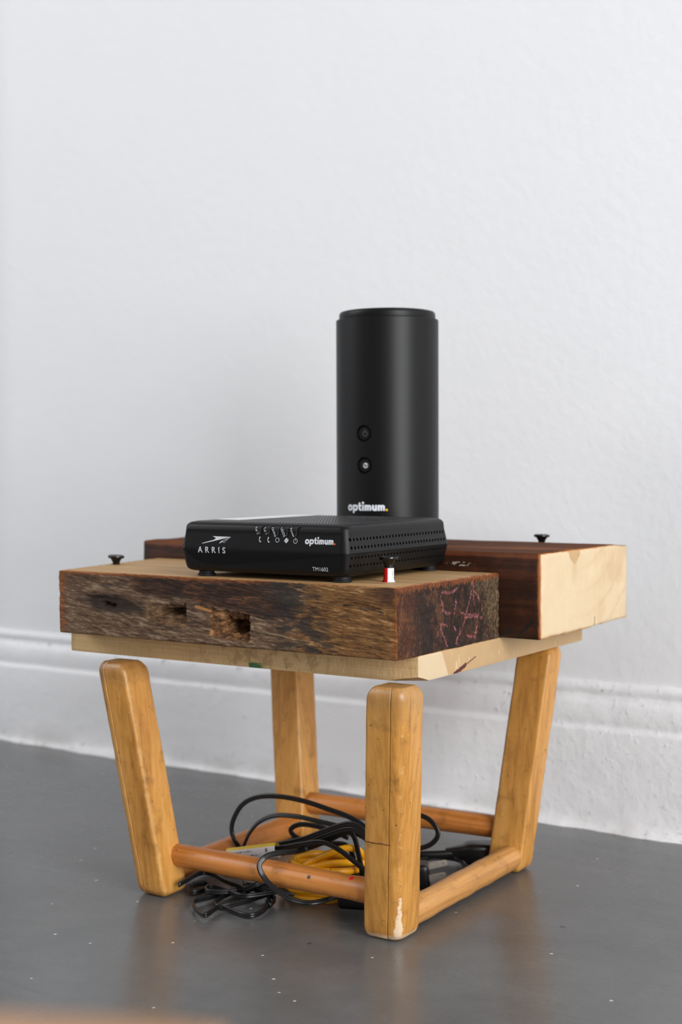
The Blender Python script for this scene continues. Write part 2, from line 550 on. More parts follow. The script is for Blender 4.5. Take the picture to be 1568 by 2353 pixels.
g = G('painted_concrete', 0.3, 0.5)
p = g.pos()
big = g.noise(p, 3.2, 5, 0.6)
mid = g.noise(p, 22, 5, 0.65)
fine = g.noise(p, 240, 4, 0.7)
strk = g.noise(p, 9, 5, 0.6, 1.2, scale=(1, 3.5, 1))
col = g.ramp(g.f('ADD', g.f('MULTIPLY', big, 0.55), g.f('MULTIPLY', mid, 0.45)), [(0.3, (82, 83, 83)), (0.5, (94, 95, 95)), (0.7, (106, 107, 107))])
col = g.mix(g.sm(fine, 0.62, 0.8, 0, 0.5), col, (88, 86, 83))
vc = g.voro(p, 60, 'F1', 'Distance'); vr = g.sep(g.voro(p, 60, 'F1', 'Color'))
fleck = g.f('MULTIPLY', g.sm(g.f('ADD', vc, g.f('MULTIPLY', g.noise(p, 500, 2), 0.12)), 0.145, 0.11), g.sm(vr[0], 0.80, 0.81))
col = g.mix(fleck, col, (214, 212, 206))
vc2 = g.voro(g.vm('ADD', p, (3.1, 1.7, 0)), 30, 'F1', 'Distance'); vr2 = g.sep(g.voro(g.vm('ADD', p, (3.1, 1.7, 0)), 30, 'F1', 'Color'))
spot = g.f('MULTIPLY', g.sm(g.f('ADD', vc2, g.f('MULTIPLY', g.noise(p, 300, 2), 0.16)), 0.19, 0.14), g.sm(vr2[0], 0.9, 0.91))
col = g.mix(g.f('MULTIPLY', spot, 0.75), col, (58, 52, 46))
rg = g.f('ADD', g.f('MULTIPLY', strk, 0.16), g.f('ADD', 0.13, g.f('MULTIPLY', mid, 0.1)))
M_FLOOR = g.set(col=col, rough=rg, nrm=g.bump(g.f('ADD', g.f('MULTIPLY', strk, 0.7), g.f('MULTIPLY', fine, 0.12)), 0.16, 0.003))
fl = mesh_obj('floor', [(-3.2, -3.2, 0), (3.6, -3.2, 0), (3.6, 3, 0), (-3.2, 3, 0)], [(0, 1, 2, 3)], M_FLOOR)
tag(fl, 'grey painted concrete floor with scuffs and paint flecks', 'floor', kind='structure')


for nm, vv, lb in (('wall_left', [(-3.2, -3.2, 0), (-3.2, 3, 0), (-3.2, 3, 2.7), (-3.2, -3.2, 2.7)], 'far white wall on the left side of the room'),
                   ('wall_far', [(-3.2, 3, 0), (-0.74, 3, 0), (-0.74, 3, 2.7), (-3.2, 3, 2.7)], 'white wall far behind the wall corner')):
    tag(mesh_obj(nm, vv, [(0, 1, 2, 3)], M_WALL), lb, 'wall', kind='structure')


# ================================================================== wood materials
def wood_grain(g, p, axis, sc=1.0, dist=0.25):
    """fine and coarse streaks running along axis"""
    a = [130 * sc, 130 * sc, 130 * sc]; a[axis] = 4 * sc
    b = [40 * sc, 40 * sc, 40 * sc]; b[axis] = 2.2 * sc
    return g.noise(p, 1.0, 5, 0.6, dist, scale=tuple(v * 2.2 for v in a)), g.noise(p, 1.0, 4, 0.55, dist, scale=tuple(b))


def varnished(name, axis, c_dark, c_mid, c_light, off, extra=None, rough=0.33):
    g = G(name, rough, 0.5)
    p = g.pos(off)
    fine, coarse = wood_grain(g, p, axis)
    t = g.f('ADD', g.f('MULTIPLY', fine, 0.45), g.f('MULTIPLY', coarse, 0.55))
    col = g.ramp(t, [(0.28, c_dark), (0.5, c_mid), (0.72, c_light)])
    blot = g.noise(p, 60, 4, 0.6)
    col = g.mix(g.sm(blot, 0.54, 0.78, 0, 0.50), col, tuple(int(v * 0.62) for v in c_dark))
    grim = g.noise(p, 1.0, 4, 0.65, 0.4, scale=tuple(190 if k != axis else 60 for k in range(3)))
    col = g.mix(g.sm(grim, 0.58, 0.72, 0, 0.26), col, tuple(int(v * 0.55) for v in c_mid))
    sp = g.noise(p, 330, 3, 0.6)
    col = g.mix(g.sm(sp, 0.66, 0.74, 0, 0.75), col, (58, 36, 20))
    sc = [900, 900, 900]; sc[axis] = 90
    scr = g.noise(p, 1.0, 3, 0.6, 0, scale=tuple(sc))
    col = g.mix(g.sm(scr, 0.70, 0.78, 0, 0.5), col, (224, 196, 150))
    if extra: col = extra(g, p, col)
    hh = g.f('ADD', g.f('MULTIPLY', fine, 0.5), g.f('MULTIPLY', g.sm(sp, 0.62, 0.76), -0.8))
    return g.set(col=col, rough=g.f('ADD', rough - 0.06, g.f('MULTIPLY', blot, 0.18)), nrm=g.bump(hh, 0.25, 0.0008))


# ================================================================== low stool that carries everything
FX0, FX1, FY0, FY1, FZ0, FZ1 = -0.1117, 0.1997, -0.0232, 0.1269, 0.2026, 0.2519
BX0, BX1, BY0, BY1, BZ1 = -0.1565, 0.2337, 0.1278, 0.2965, 0.2673
DX0, DX1, DY0, DY1, DZ0 = -0.1278, 0.1989, 0.0062, 0.2837, 0.1835
BASE = (0.065, 0.11, 0.0)
stool = empty('stool', BASE)
tag(stool, 'low honey-coloured wooden stool with splayed square legs and round rungs', 'stool')


def part_off(o, base):
    return o


HC = ((146, 92, 34), (198, 140, 66), (220, 168, 96))


def leg_section(ha, hb):
    """outline with its outer corner at (+,+): rounder there, with a bead groove on both sides of it"""
    P = []

    def corner(cx, cy, r, a0, seg=5):
        for k in range(seg + 1):
            a = radians(a0 + 90 * k / seg); P.append((cx + r * cos(a), cy + r * sin(a)))
    r = 0.0030; R = 0.0085; gd = 0.0008; gw = 0.0006; gp = 0.0098
    corner(ha - r, -hb + r, r, -90)
    P.extend([(ha, hb - gp - gw), (ha - gd, hb - gp), (ha, hb - gp + gw)])
    corner(ha - R, hb - R, R, 0, 7)
    P.extend([(ha - gp + gw, hb), (ha - gp, hb - gd), (ha - gp - gw, hb)])
    corner(-ha + r, hb - r, r, 90)
    corner(-ha + r, -hb + r, r, 180)
    return P


def make_leg(bx, by, lx, ly, sx, sy, H, mat):
    ha, hb = 0.0152, 0.0146
    sec = [(a * sx, b * sy) for a, b in leg_section(ha, hb)]
    if sx * sy < 0: sec = sec[::-1]
    lev = [(0.0, 0.62), (0.0012, 0.80), (0.003, 0.91), (0.0055, 0.97), (0.009, 1.0)]
    for k in range(1, 22): lev.append((0.009 + (H - 0.021) * k / 22, 1.0))
    lev += [(H - 0.0095, 1.0), (H - 0.0068, 0.985), (H - 0.0045, 0.94), (H - 0.002, 0.84), (H - 0.0006, 0.76), (H, 0.70)]
    rings = []
    for z, s in lev:
        ring = []
        for a, b in sec:
            x = bx + lx * z + a * s; y = by + ly * z + b * s
            d = 0.00025 * fbm((x * 3 + bx * 9, y * 3, z), 60, 2)
            ring.append((x + d, y + d, z))
        rings.append(ring)
    o = mesh_obj('leg', *loft(rings), mat, stool, off=BASE)
    return sharp(o, 40)


LEGS = [(-0.035, 0.0087, -0.1065, -0.1319, -1, -1), (0.1693, 0.0182, 0.1064, -0.1451, 1, -1), (0.1653, 0.214, 0.0933, 0.1302, 1, 1), (-0.0405, 0.2034, -0.1346, 0.1259, -1, 1)]


def worn_front(g, p, col):
    nz = g.noise(p, 220, 4, 0.6)
    d = g.seg(p, (0.1835, 0.0045, 0.0), (0.1905, -0.0015, 0.045))
    d2 = g.seg(p, (0.1845, 0.0036, 0.0), (0.202, -0.019, 0.16))
    m1 = g.sm(g.f('ADD', g.f('ADD', d, g.f('MULTIPLY', g.sep(p)[2], 0.06)), g.f('MULTIPLY', g.f('SUBTRACT', nz, 0.5), 0.004)), 0.0052, 0.0042)
    m2 = g.f('MULTIPLY', g.sm(g.f('ADD', d2, g.f('MULTIPLY', g.f('SUBTRACT', nz, 0.5), 0.012)), 0.0030, 0.0008), 0.55)
    col = g.mix(m2, col, (222, 182, 130))
    col = g.mix(m1, col, (230, 203, 170))
    _, _, z = g.sep(p)
    bot = g.sm(g.f('ADD', z, g.f('MULTIPLY', g.f('SUBTRACT', nz, 0.5), 0.006)), 0.006, 0.003, 0, 0.8)
    col = g.mix(bot, col, (222, 192, 158))
    ln = g.f('MULTIPLY', g.sm(g.f('ABSOLUTE', g.f('SUBTRACT', g.f('ADD', z, g.f('MULTIPLY', g.f('SUBTRACT', nz, 0.5), 0.002)), 0.072)), 0.0006, 0.0002), g.sm(g.sep(p)[0], 0.186, 0.181))
    col = g.mix(g.f('MULTIPLY', ln, 0.85), col, (50, 30, 16))
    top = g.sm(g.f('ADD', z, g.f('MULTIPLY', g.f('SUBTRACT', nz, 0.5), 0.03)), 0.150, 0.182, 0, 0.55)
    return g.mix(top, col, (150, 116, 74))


def worn_left(g, p, col):
    nz = g.noise(p, 160, 4, 0.6)
    _, _, z = g.sep(p)
    d = g.seg(p, (-0.0215, -0.0045, 0.006), (-0.039, -0.0275, 0.178))
    col = g.mix(g.sm(g.f('ADD', d, g.f('MULTIPLY', g.f('SUBTRACT', nz, 0.5), 0.008)), 0.0026, 0.0002, 0, 0.32), col, (222, 180, 116))
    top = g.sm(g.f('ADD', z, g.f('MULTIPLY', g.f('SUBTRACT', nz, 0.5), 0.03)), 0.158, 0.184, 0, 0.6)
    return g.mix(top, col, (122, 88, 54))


for i, (bx, by, lx, ly, sx, sy) in enumerate(LEGS):
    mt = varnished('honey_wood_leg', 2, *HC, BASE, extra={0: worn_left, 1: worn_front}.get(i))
    make_leg(bx, by, lx, ly, sx, sy, DZ0, mt)


def rung(a, b, r, mat):
    a = Vector(a); b = Vector(b)
    d = (b - a)
    t = d.normalized(); u = Vector((0, 0, 1)); v = t.cross(u).normalized()
    rings = []
    N = 26
    for i in range(N + 1):
        c = a + d * i / N
        rr = r * (1 + 0.05 * fbm((i * 0.35, a.x * 30, a.y * 30), 1, 2))
        if i in (0, N): rr *= 0.985
        rings.append([c + u * rr * cos(2 * pi * k / 20) + v * rr * sin(2 * pi * k / 20) for k in range(20)])
    return sharp(mesh_obj('rung', *loft(rings), mat, stool, off=BASE), 50)


RC = ((146, 82, 32), (196, 124, 58), (216, 152, 84))
RL = ((156, 100, 44), (204, 148, 84), (226, 178, 116))


def rung_spots(g, p, col):
    nz = g.noise(p, 400, 2)
    d = g.vm('DISTANCE', p, (0.1400, 0.0112, 0.0383))
    col = g.mix(g.sm(g.f('ADD', d, g.f('MULTIPLY', nz, 0.0012)), 0.0029, 0.0023), col, (226, 30, 52))
    d = g.vm('DISTANCE', p, (0.1059, 0.0069, 0.0347))
    col = g.mix(g.sm(g.f('ADD', d, g.f('MULTIPLY', nz, 0.001)), 0.0024, 0.0017), col, (52, 34, 26))
    d = g.seg(p, (-0.004, 0.009, 0.0325), (0.008, 0.009, 0.0322))
    return g.mix(g.sm(d, 0.0011, 0.0005), col, (48, 26, 14))


rung((-0.024, 0.0140, 0.0300), (0.160, 0.0150, 0.0300), 0.0090, varnished('orange_wood_rung', 0, *RC, BASE, extra=rung_spots))
rung((-0.030, 0.2065, 0.0310), (0.158, 0.2175, 0.0320), 0.0094, varnished('orange_wood_rung', 0, *RC, BASE))
rung((0.1725, 0.027, 0.0112), (0.1715, 0.2045, 0.0125), 0.0100, varnished('honey_wood_rung', 1, *RL, BASE))
rung((-0.0360, 0.018, 0.0125), (-0.0400, 0.197, 0.0125), 0.0102, varnished('orange_wood_rung', 1, *RC, BASE))

# seat board of the stool, with one corner split off
g = G('raw_pine_board', 0.62, 0.3)
p = g.pos(BASE)
x, y, z = g.sep(p)
fine, coarse = wood_grain(g, p, 0)
fuz = g.noise(p, 1.0, 4, 0.65, 0, scale=(700, 700, 160))
col = g.ramp(g.f('ADD', g.f('MULTIPLY', fine, 0.4), g.f('ADD', g.f('MULTIPLY', coarse, 0.4), g.f('MULTIPLY', fuz, 0.2))), [(0.3, (178, 142, 96)), (0.5, (212, 178, 128)), (0.72, (230, 202, 158))])
col = g.mix(g.sm(fuz, 0.66, 0.78, 0, 0.7), col, (226, 204, 162))
nz = g.noise(p, 90, 4, 0.6)
stain = g.f('MULTIPLY', g.sm(nz, 0.5, 0.62), g.sm(g.f('ABSOLUTE', g.f('SUBTRACT', x, 0.07)), 0.1, 0.03, 0, 0.4))
col = g.mix(stain, col, (124, 92, 58))
col = g.mix(g.sm(g.f('ADD', x, g.f('MULTIPLY', nz, 0.02)), -0.108, -0.122, 0, 0.5), col, (122, 106, 62))
gm = g.f('MULTIPLY', g.f('MULTIPLY', g.sm(x, 0.0528, 0.0533), g.sm(g.f('ADD', x, g.f('MULTIPLY', g.noise(p, 1, 3, 0.6, 0, scale=(120, 120, 900)), 0.022)), 0.082, 0.070)), g.sm(g.f('ADD', z, g.f('MULTIPLY', nz, 0.004)), 0.1905, 0.1890))
gm = g.f('MULTIPLY', gm, g.sm(y, 0.012, 0.010))
col = g.mix(g.f('MULTIPLY', gm, 0.92), col, (26, 104, 66))
M_BOARD = g.set(col=col, nrm=g.bump(g.f('ADD', fine, g.f('MULTIPLY', fuz, 1.2)), 0.35, 0.0012))

g = G('sawn_end_pale', 0.55, 0.35)
p = g.pos(BASE)
x, y, z = g.sep(p)
nz = g.noise(p, 60, 4, 0.6)
saw = g.noise(p, 1.0, 3, 0.6, 0.4, scale=(60, 420, 60))
zone = g.sm(g.f('ADD', g.f('ADD', y, g.f('MULTIPLY', z, 0.55)), g.f('MULTIPLY', g.f('SUBTRACT', nz, 0.5), 0.006)), 0.149, 0.151)
col = g.mix(zone, g.mix(nz, (198, 174, 140), (210, 188, 154)), g.mix(nz, (178, 144, 100), (192, 160, 118)))
scr = g.noise(p, 1.0, 2, 0.5, 0, scale=(50, 260, 60))
col = g.mix(g.sm(scr, 0.66, 0.70, 0, 0.5), col, (218, 198, 164))
far = g.sm(y, 0.12, 0.2, 0, 0.35)
col = g.mix(far, col, (196, 160, 116))
d = g.seg(p, (DX1, 0.058, 0.1838), (DX1, 0.074, 0.1882))
d2 = g.seg(p, (DX1, 0.058, 0.1838), (DX1, 0.090, 0.1926))
mk = g.f('MAXIMUM', g.sm(g.f('ADD', d, g.f('MULTIPLY', g.f('SUBTRACT', g.noise(p, 500, 3), 0.5), 0.003)), 0.0020, 0.0012), g.sm(d2, 0.0008, 0.0003, 0, 0.8))
col = g.mix(mk, col, (84, 34, 24))
M_BOARDEND = g.set(col=col, nrm=g.bump(g.f('ADD', saw, nz), 0.2, 0.0008))

V, F, FM = rounded_block(DX0, DX1, DY0, DY1, DZ0, FZ0, (120, 60, 10), 0.0012, None)
me_b = mesh_obj('seat_board', V, F, [M_BOARD, M_BOARDEND], stool, off=BASE, fm=[1 if s in (0, 1) else 0 for s in FM])
bm = bmesh.new(); bm.from_mesh(me_b.data)
ob = Vector(BASE)
a1 = Vector((DX1 - 0.027, DY0, DZ0)) - ob; a2 = Vector((DX1, DY0, DZ0 + 0.0046)) - ob; a3 = Vector((DX1, DY0 + 0.017, DZ0)) - ob
nrm = (a2 - a1).cross(a3 - a1).normalized()
if nrm.dot((Vector((DX1, DY0, DZ0)) - ob) - a1) < 0: nrm = -nrm
r = bmesh.ops.bisect_plane(bm, geom=bm.verts[:] + bm.edges[:] + bm.faces[:], plane_co=a1, plane_no=nrm, clear_outer=True)
ed = [e for e in r['geom_cut'] if isinstance(e, bmesh.types.BMEdge)]
bmesh.ops.contextual_create(bm, geom=ed)
bm.to_mesh(me_b.data); bm.free()
sharp(me_b, 30)

# ================================================================== weathered front beam
FB = (0.044, 0.052, FZ0)


def smooth01(v, a, b):
    t = min(max((v - a) / (b - a), 0), 1)
    return t * t * (3 - 2 * t)


def inrect(x, z, x0, x1, z0, z1, s, jx=0.0, jz=0.0):
    x += jx; z += jz
    return smooth01(x, x0 - s, x0 + s) * (1 - smooth01(x, x1 - s, x1 + s)) * smooth01(z, z0 - s, z0 + s) * (1 - smooth01(z, z1 - s, z1 + s))


def front_disp(p, n):
    x, y, z = p
    q = Vector(p)
    wy = max(0, -n.y)
    if wy > 0.3:
        fib = 0.00045 * fbm((x * 26, 3, z * 260), 1, 4) + 0.0006 * fbm((x * 9, 8, z * 60), 1, 3)
        jx = 0.0015 * fbm((x * 90, 0, z * 320), 1, 4); jz = 0.0016 * fbm((x * 180, 5, z * 90), 1, 4)
        d = 0
        # bark-like knot with a worm hole
        e = sqrt(((x + 0.0585 + jx) / 0.034) ** 2 + ((z - 0.2285 + 0.07 * (x + 0.0585) + jz) / 0.0062) ** 2)
        d += 0.0014 * (1 - smooth01(e, 0.4, 1.05))
        e = sqrt(((x + 0.0600 + jx) / 0.0088) ** 2 + ((z - 0.2276 + jz) / 0.0020) ** 2)
        d += 0.0050 * (1 - smooth01(e, 0.5, 1.0))
        # first chopped mortise
        mm = inrect(x, z, -0.0200, 0.0172, 0.2149, 0.2304, 0.0005, jx, jz - 0.05 * (x + 0.002))
        d += mm * (0.0009 + 0.0030 * smooth01(x, -0.010, 0.010))
        d += 0.014 * inrect(x, z, -0.0070, 0.0148, 0.2240 + 0.0, 0.2290, 0.0012, jx, jz + 0.0010 - 0.05 * (x - 0.004))
        d += mm * 0.0008 * fbm((x * 120, 1, z * 600), 1, 3)
        # second, deeper mortise
        mm = inrect(x, z, 0.0402, 0.0752, 0.2085, 0.2282, 0.0005, jx, jz + 0.08 * (x - 0.058))
        d += mm * (0.0022 + 0.0042 * smooth01(x, 0.050, 0.060))
        d += 0.020 * inrect(x, z, 0.0535, 0.0742, 0.2125, 0.2215, 0.0016, jx * 1.5, jz * 1.5 + 0.12 * (x - 0.065))
        d += mm * 0.0011 * fbm((x * 260, 7, z * 330), 1, 3)
        # arched split near the right end
        if 0.154 < x < 0.1905:
            zc = 0.2392 - 4.6 * (x - 0.160) ** 2
            d += 0.0022 * (1 - smooth01(abs(z - zc), 0.0002, 0.0009)) * smooth01(x, 0.156, 0.164) * (1 - smooth01(x, 0.184, 0.190))
            d -= 0.0010 * smooth01(zc - z, 0.0, 0.001) * (1 - smooth01(zc - z, 0.001, 0.02)) * smooth01(x, 0.156, 0.164)
        q.y += wy * (d - fib)
    if n.x > 0.3:
        q.x += n.x * (0.0007 * fbm((1, y * 60, z * 220), 1, 4) + 0.0009 * fbm((4, y * 18, z * 40), 1, 3))
    if n.z > 0.3: q.z += 0.0002 * fbm((x * 14, y * 90, 0), 1, 3)
    k = (abs(n.x) > 0.15) + (abs(n.y) > 0.15) + (abs(n.z) > 0.15)
    if k > 1:
        e = 0.0006 * fbm((x * 210, y * 210, z * 210), 1, 4)
        q += n * e
    # left end is sawn at a slant
    tt = 1 - smooth01(x, FX0, FX0 + 0.12)
    q.x -= 0.18 * (y - FY0) * tt
    return q


g = G('weathered_oak_face', 0.72, 0.28)
p = g.pos(FB)
x, y, z = g.sep(p)
wob = g.f('MULTIPLY', g.f('SUBTRACT', g.noise(p, 45, 4, 0.6), 0.5), 1.0)
wob2 = g.f('MULTIPLY', g.f('SUBTRACT', g.noise(p, 1, 4, 0.65, 0, scale=(70, 70, 260)), 0.5), 1.0)
gp = g.comb(x, y, g.f('ADD', z, g.f('MULTIPLY', x, 0.10)))
f1 = g.noise(gp, 1.0, 6, 0.70, 0.35, scale=(95, 120, 720))
f2 = g.noise(gp, 1.0, 5, 0.65, 0.5, scale=(38, 60, 210))
f3 = g.noise(gp, 1.0, 4, 0.75, 0.2, scale=(330, 330, 1700))
t = g.f('ADD', g.f('MULTIPLY', f1, 0.5), g.f('ADD', g.f('MULTIPLY', f2, 0.3), g.f('MULTIPLY', f3, 0.2)))
grey = g.ramp(t, [(0.35, (32, 21, 14)), (0.44, (74, 53, 38)), (0.52, (112, 86, 64)), (0.62, (174, 150, 124))])
gold = g.ramp(t, [(0.36, (38, 24, 13)), (0.44, (92, 60, 31)), (0.54, (138, 96, 52)), (0.64, (204, 168, 116))])
dark = g.ramp(t, [(0.36, (18, 11, 8)), (0.48, (44, 26, 17)), (0.56, (78, 46, 27)), (0.64, (150, 88, 46))])
blak = g.ramp(t, [(0.34, (20, 18, 18)), (0.52, (48, 43, 40)), (0.70, (92, 80, 68))])
rust = g.ramp(t, [(0.32, (86, 42, 18)), (0.52, (142, 82, 38)), (0.72, (190, 124, 66))])
xw = g.f('ADD', x, g.f('MULTIPLY', wob, 0.05))
col = g.mix(g.sm(xw, 0.100, 0.135), grey, gold)
# brown stained band under the top edge
zz = g.f('ADD', g.f('ADD', z, g.f('MULTIPLY', wob, 0.014)), g.f('ADD', g.f('MULTIPLY', wob2, 0.014), g.f('MULTIPLY', x, 0.11)))
band = g.f('MULTIPLY', g.sm(zz, 0.2330, 0.2375), g.f('MULTIPLY', g.sm(xw, -0.068, -0.020), g.sm(xw, 0.122, 0.100)))
col = g.mix(g.f('MULTIPLY', band, 0.94), col, dark)
# blackened patches
bl = g.f('MULTIPLY', g.sm(g.f('ABSOLUTE', g.f('SUBTRACT', xw, g.f('ADD', 0.116, g.f('MULTIPLY', g.f('SUBTRACT', z, 0.228), -0.35)))), 0.034, 0.010), g.sm(g.noise(p, 1, 4, 0.65, 0.4, scale=(60, 60, 170)), 0.40, 0.55))
col = g.mix(g.f('MULTIPLY', bl, 0.9), col, blak)
bl2 = g.f('MULTIPLY', g.sm(g.noise(g.vm('ADD', p, (0.3, 0, 0.1)), 1, 4, 0.6, 0.4, scale=(48, 48, 150)), 0.58, 0.68), 0.6)
col = g.mix(bl2, col, blak)
col = g.mix(g.f('MULTIPLY', g.sm(xw, 0.165, 0.195), g.sm(zz, 0.2570, 0.2660)), col, (74, 46, 32))
# knot, mortises, rims
e = g.ell(x, g.f('ADD', z, g.f('MULTIPLY', x, 0.09)), (-0.056, 0.2230), (0.036, 0.0078))
col = g.mix(g.sm(g.f('ADD', e, g.f('MULTIPLY', wob2, 0.5)), 1.15, 0.55, 0, 0.88), col, (34, 25, 21))
wm = g.noise(p, 1, 4, 0.7, 0.5, scale=(160, 160, 330))
warm = g.ramp(wm, [(0.34, (48, 28, 15)), (0.5, (112, 72, 38)), (0.66, (184, 134, 84))])
m2 = g.f('MULTIPLY', g.sm(g.f('ABSOLUTE', g.f('ADD', x, 0.0015)), 0.0205, 0.0180), g.sm(g.f('ABSOLUTE', g.f('SUBTRACT', g.f('ADD', z, g.f('MULTIPLY', x, 0.05)), 0.2225)), 0.0086, 0.0072))
col = g.mix(g.f('MULTIPLY', m2, 0.6), col, g.ramp(wm, [(0.34, (52, 36, 22)), (0.5, (110, 80, 50)), (0.66, (160, 126, 84))]))
m3 = g.f('MULTIPLY', g.sm(g.f('ABSOLUTE', g.f('SUBTRACT', x, 0.0578)), 0.0192, 0.0172), g.sm(g.f('ABSOLUTE', g.f('SUBTRACT', g.f('ADD', z, g.f('MULTIPLY', g.f('SUBTRACT', x, 0.058), 0.08)), 0.2182)), 0.0112, 0.0094))
col = g.mix(g.f('MULTIPLY', m3, 0.8), col, warm)
d = g.seg(p, (0.027, FY0, 0.2302), (0.046, FY0, 0.2268))
col = g.mix(g.sm(g.f('ADD', d, g.f('MULTIPLY', wob2, 0.001)), 0.0014, 0.0008), col, (178, 122, 72))
arcd = None
for a_, b_ in zip(((0.157, 0.2380), (0.165, 0.2388), (0.176, 0.2378), (0.184, 0.2358)), ((0.165, 0.2388), (0.176, 0.2378), (0.184, 0.2358), (0.189, 0.2340))):
    dd = g.seg(p, (a_[0], FY0, a_[1]), (b_[0], FY0, b_[1]))
    arcd = dd if arcd is None else g.f('MINIMUM', arcd, dd)
col = g.mix(g.sm(g.f('ADD', arcd, g.f('MULTIPLY', wob2, 0.0006)), 0.0012, 0.0004, 0, 0.9), col, (22, 14, 9))
rim = g.f('MAXIMUM', g.sm(g.f('ADD', x, g.f('MULTIPLY', wob2, 0.016)), -0.1035, -0.1085), g.f('MAXIMUM', g.f('MULTIPLY', g.sm(g.f('ADD', z, g.f('MULTIPLY', wob2, 0.006)), 0.2488, 0.2506), g.sm(xw, 0.11, 0.05)), g.f('MULTIPLY', g.sm(g.f('ADD', x, g.f('MULTIPLY', wob2, 0.010)), 0.1950, 0.1975), 0.8)))
col = g.mix(g.f('MULTIPLY', rim, 0.8), col, rust)
hgt = g.f('ADD', f1, g.f('ADD', g.f('MULTIPLY', f3, 0.5), g.f('MULTIPLY', wm, g.f('MULTIPLY', g.f('ADD', m2, m3), 0.6))))
M_FFACE = g.set(col=col, nrm=g.bump(hgt, 0.8, 0.0016), rough=g.f('SUBTRACT', 0.78, g.f('MULTIPLY', f2, 0.2)))

g = G('sawn_tan_top', 0.6, 0.3)
p = g.pos(FB)
x, y, z = g.sep(p)
fine, coarse = wood_grain(g, p, 0)
col = g.ramp(g.f('ADD', g.f('MULTIPLY', fine, 0.5), g.f('MULTIPLY', coarse, 0.5)), [(0.3, (150, 112, 70)), (0.5, (186, 148, 100)), (0.72, (206, 172, 124))])
crk = g.noise(p, 1, 4, 0.6, 0.5, scale=(26, 420, 100))
col = g.mix(g.f('MULTIPLY', g.sm(crk, 0.62, 0.68), g.sm(x, 0.10, 0.15, 0, 0.75)), col, (78, 54, 34))
nz = g.noise(p, 120, 4, 0.6)
fuzz = g.noise(p, 1, 3, 0.6, 0, scale=(160, 700, 100))
col = g.mix(g.sm(g.f('ADD', x, g.f('ADD', g.f('MULTIPLY', nz, 0.012), g.f('MULTIPLY', fuzz, 0.012))), 0.2070, 0.2120), col, (140, 72, 28))
col = g.mix(g.sm(g.f('ADD', y, g.f('MULTIPLY', nz, -0.008)), -0.0225, -0.0262, 0, 0.7), col, (156, 96, 48))
M_FTOP = g.set(col=col, nrm=g.bump(g.f('ADD', fine, g.f('MULTIPLY', crk, -0.6)), 0.3, 0.0008))

g = G('dark_stained_end_grain', 0.68, 0.35)
p = g.pos(FB)
x, y, z = g.sep(p)
v1 = g.noise(p, 1, 6, 0.75, 0.3, scale=(300, 620, 330))
v2 = g.noise(p, 1, 5, 0.65, 0.8, scale=(60, 110, 44))
v3 = g.noise(p, 1, 4, 0.6, 0.6, scale=(40, 46, 30))
t = g.f('ADD', g.f('MULTIPLY', v1, 0.62), g.f('MULTIPLY', v2, 0.38))
col = g.ramp(t, [(0.38, (11, 6, 5)), (0.48, (34, 18, 11)), (0.56, (66, 36, 19)), (0.66, (150, 92, 50))])
col = g.mix(g.sm(g.f('ADD', y, g.f('MULTIPLY', g.f('SUBTRACT', v2, 0.5), 0.05)), 0.010, -0.012, 0, 0.7), col, g.ramp(t, [(0.36, (40, 18, 10)), (0.5, (90, 46, 22)), (0.66, (150, 84, 42))]))
strk = g.f('MULTIPLY', g.sm(v3, 0.52, 0.64), g.sm(y, 0.055, 0.03, 0, 0.55))
col = g.mix(strk, col, g.ramp(v1, [(0.4, (70, 40, 20)), (0.6, (150, 98, 54))]))
blk = g.f('MULTIPLY', g.sm(g.noise(p, 1, 4, 0.6, 0.7, scale=(50, 70, 34)), 0.54, 0.66), g.sm(g.f('ABSOLUTE', g.f('SUBTRACT', y, 0.045)), 0.04, 0.01, 0, 0.85))
col = g.mix(blk, col, (20, 20, 20))
gry = g.sm(g.f('ADD', g.f('ADD', y, g.f('MULTIPLY', g.f('SUBTRACT', z, 0.2025), 0.35)), g.f('MULTIPLY', g.f('SUBTRACT', v3, 0.5), 0.10)), 0.090, 0.135)
col = g.mix(g.f('MULTIPLY', gry, 0.7), col, g.ramp(v1, [(0.34, (44, 32, 22)), (0.48, (104, 82, 56)), (0.62, (174, 146, 104))]))
rimz = g.sm(g.f('ADD', z, g.f('MULTIPLY', g.f('SUBTRACT', g.noise(p, 1, 3, 0.6, 0, scale=(300, 700, 160)), 0.5), 0.010)), 0.2470, 0.2500)
col = g.mix(g.f('MULTIPLY', rimz, 0.8), col, g.ramp(v1, [(0.36, (60, 26, 10)), (0.6, (168, 92, 40))]))
ch = None
pj = g.vm('ADD', p, g.vm('MULTIPLY', g.vm('SUBTRACT', g.noise(p, 700, 2, col=True), (0.5, 0.5, 0.5)), (0, 0.0024, 0.0024)))
for st in CHALK:
    for a, b in zip(st[:-1], st[1:]):
        dd = g.seg(pj, (FX1, a[0], a[1]), (FX1, b[0], b[1]))
        ch = dd if ch is None else g.f('MINIMUM', ch, dd)
chm = g.f('MULTIPLY', g.sm(ch, 0.0015, 0.0003), g.sm(g.f('ADD', g.f('MULTIPLY', v1, 0.4), g.f('MULTIPLY', g.noise(p, 1, 3, 0.7, 0, scale=(1300, 2100, 1100)), 0.6)), 0.49, 0.56))
col = g.mix(g.f('MULTIPLY', chm, 0.92), col, g.mix(g.noise(p, 900, 2), (214, 92, 108), (236, 156, 150)))
M_FEND = g.set(col=col, nrm=g.bump(g.f('ADD', v1, g.f('MULTIPLY', v2, 0.8)), 0.9, 0.002), rough=g.f('ADD', 0.42, g.f('MULTIPLY', v1, 0.5)))

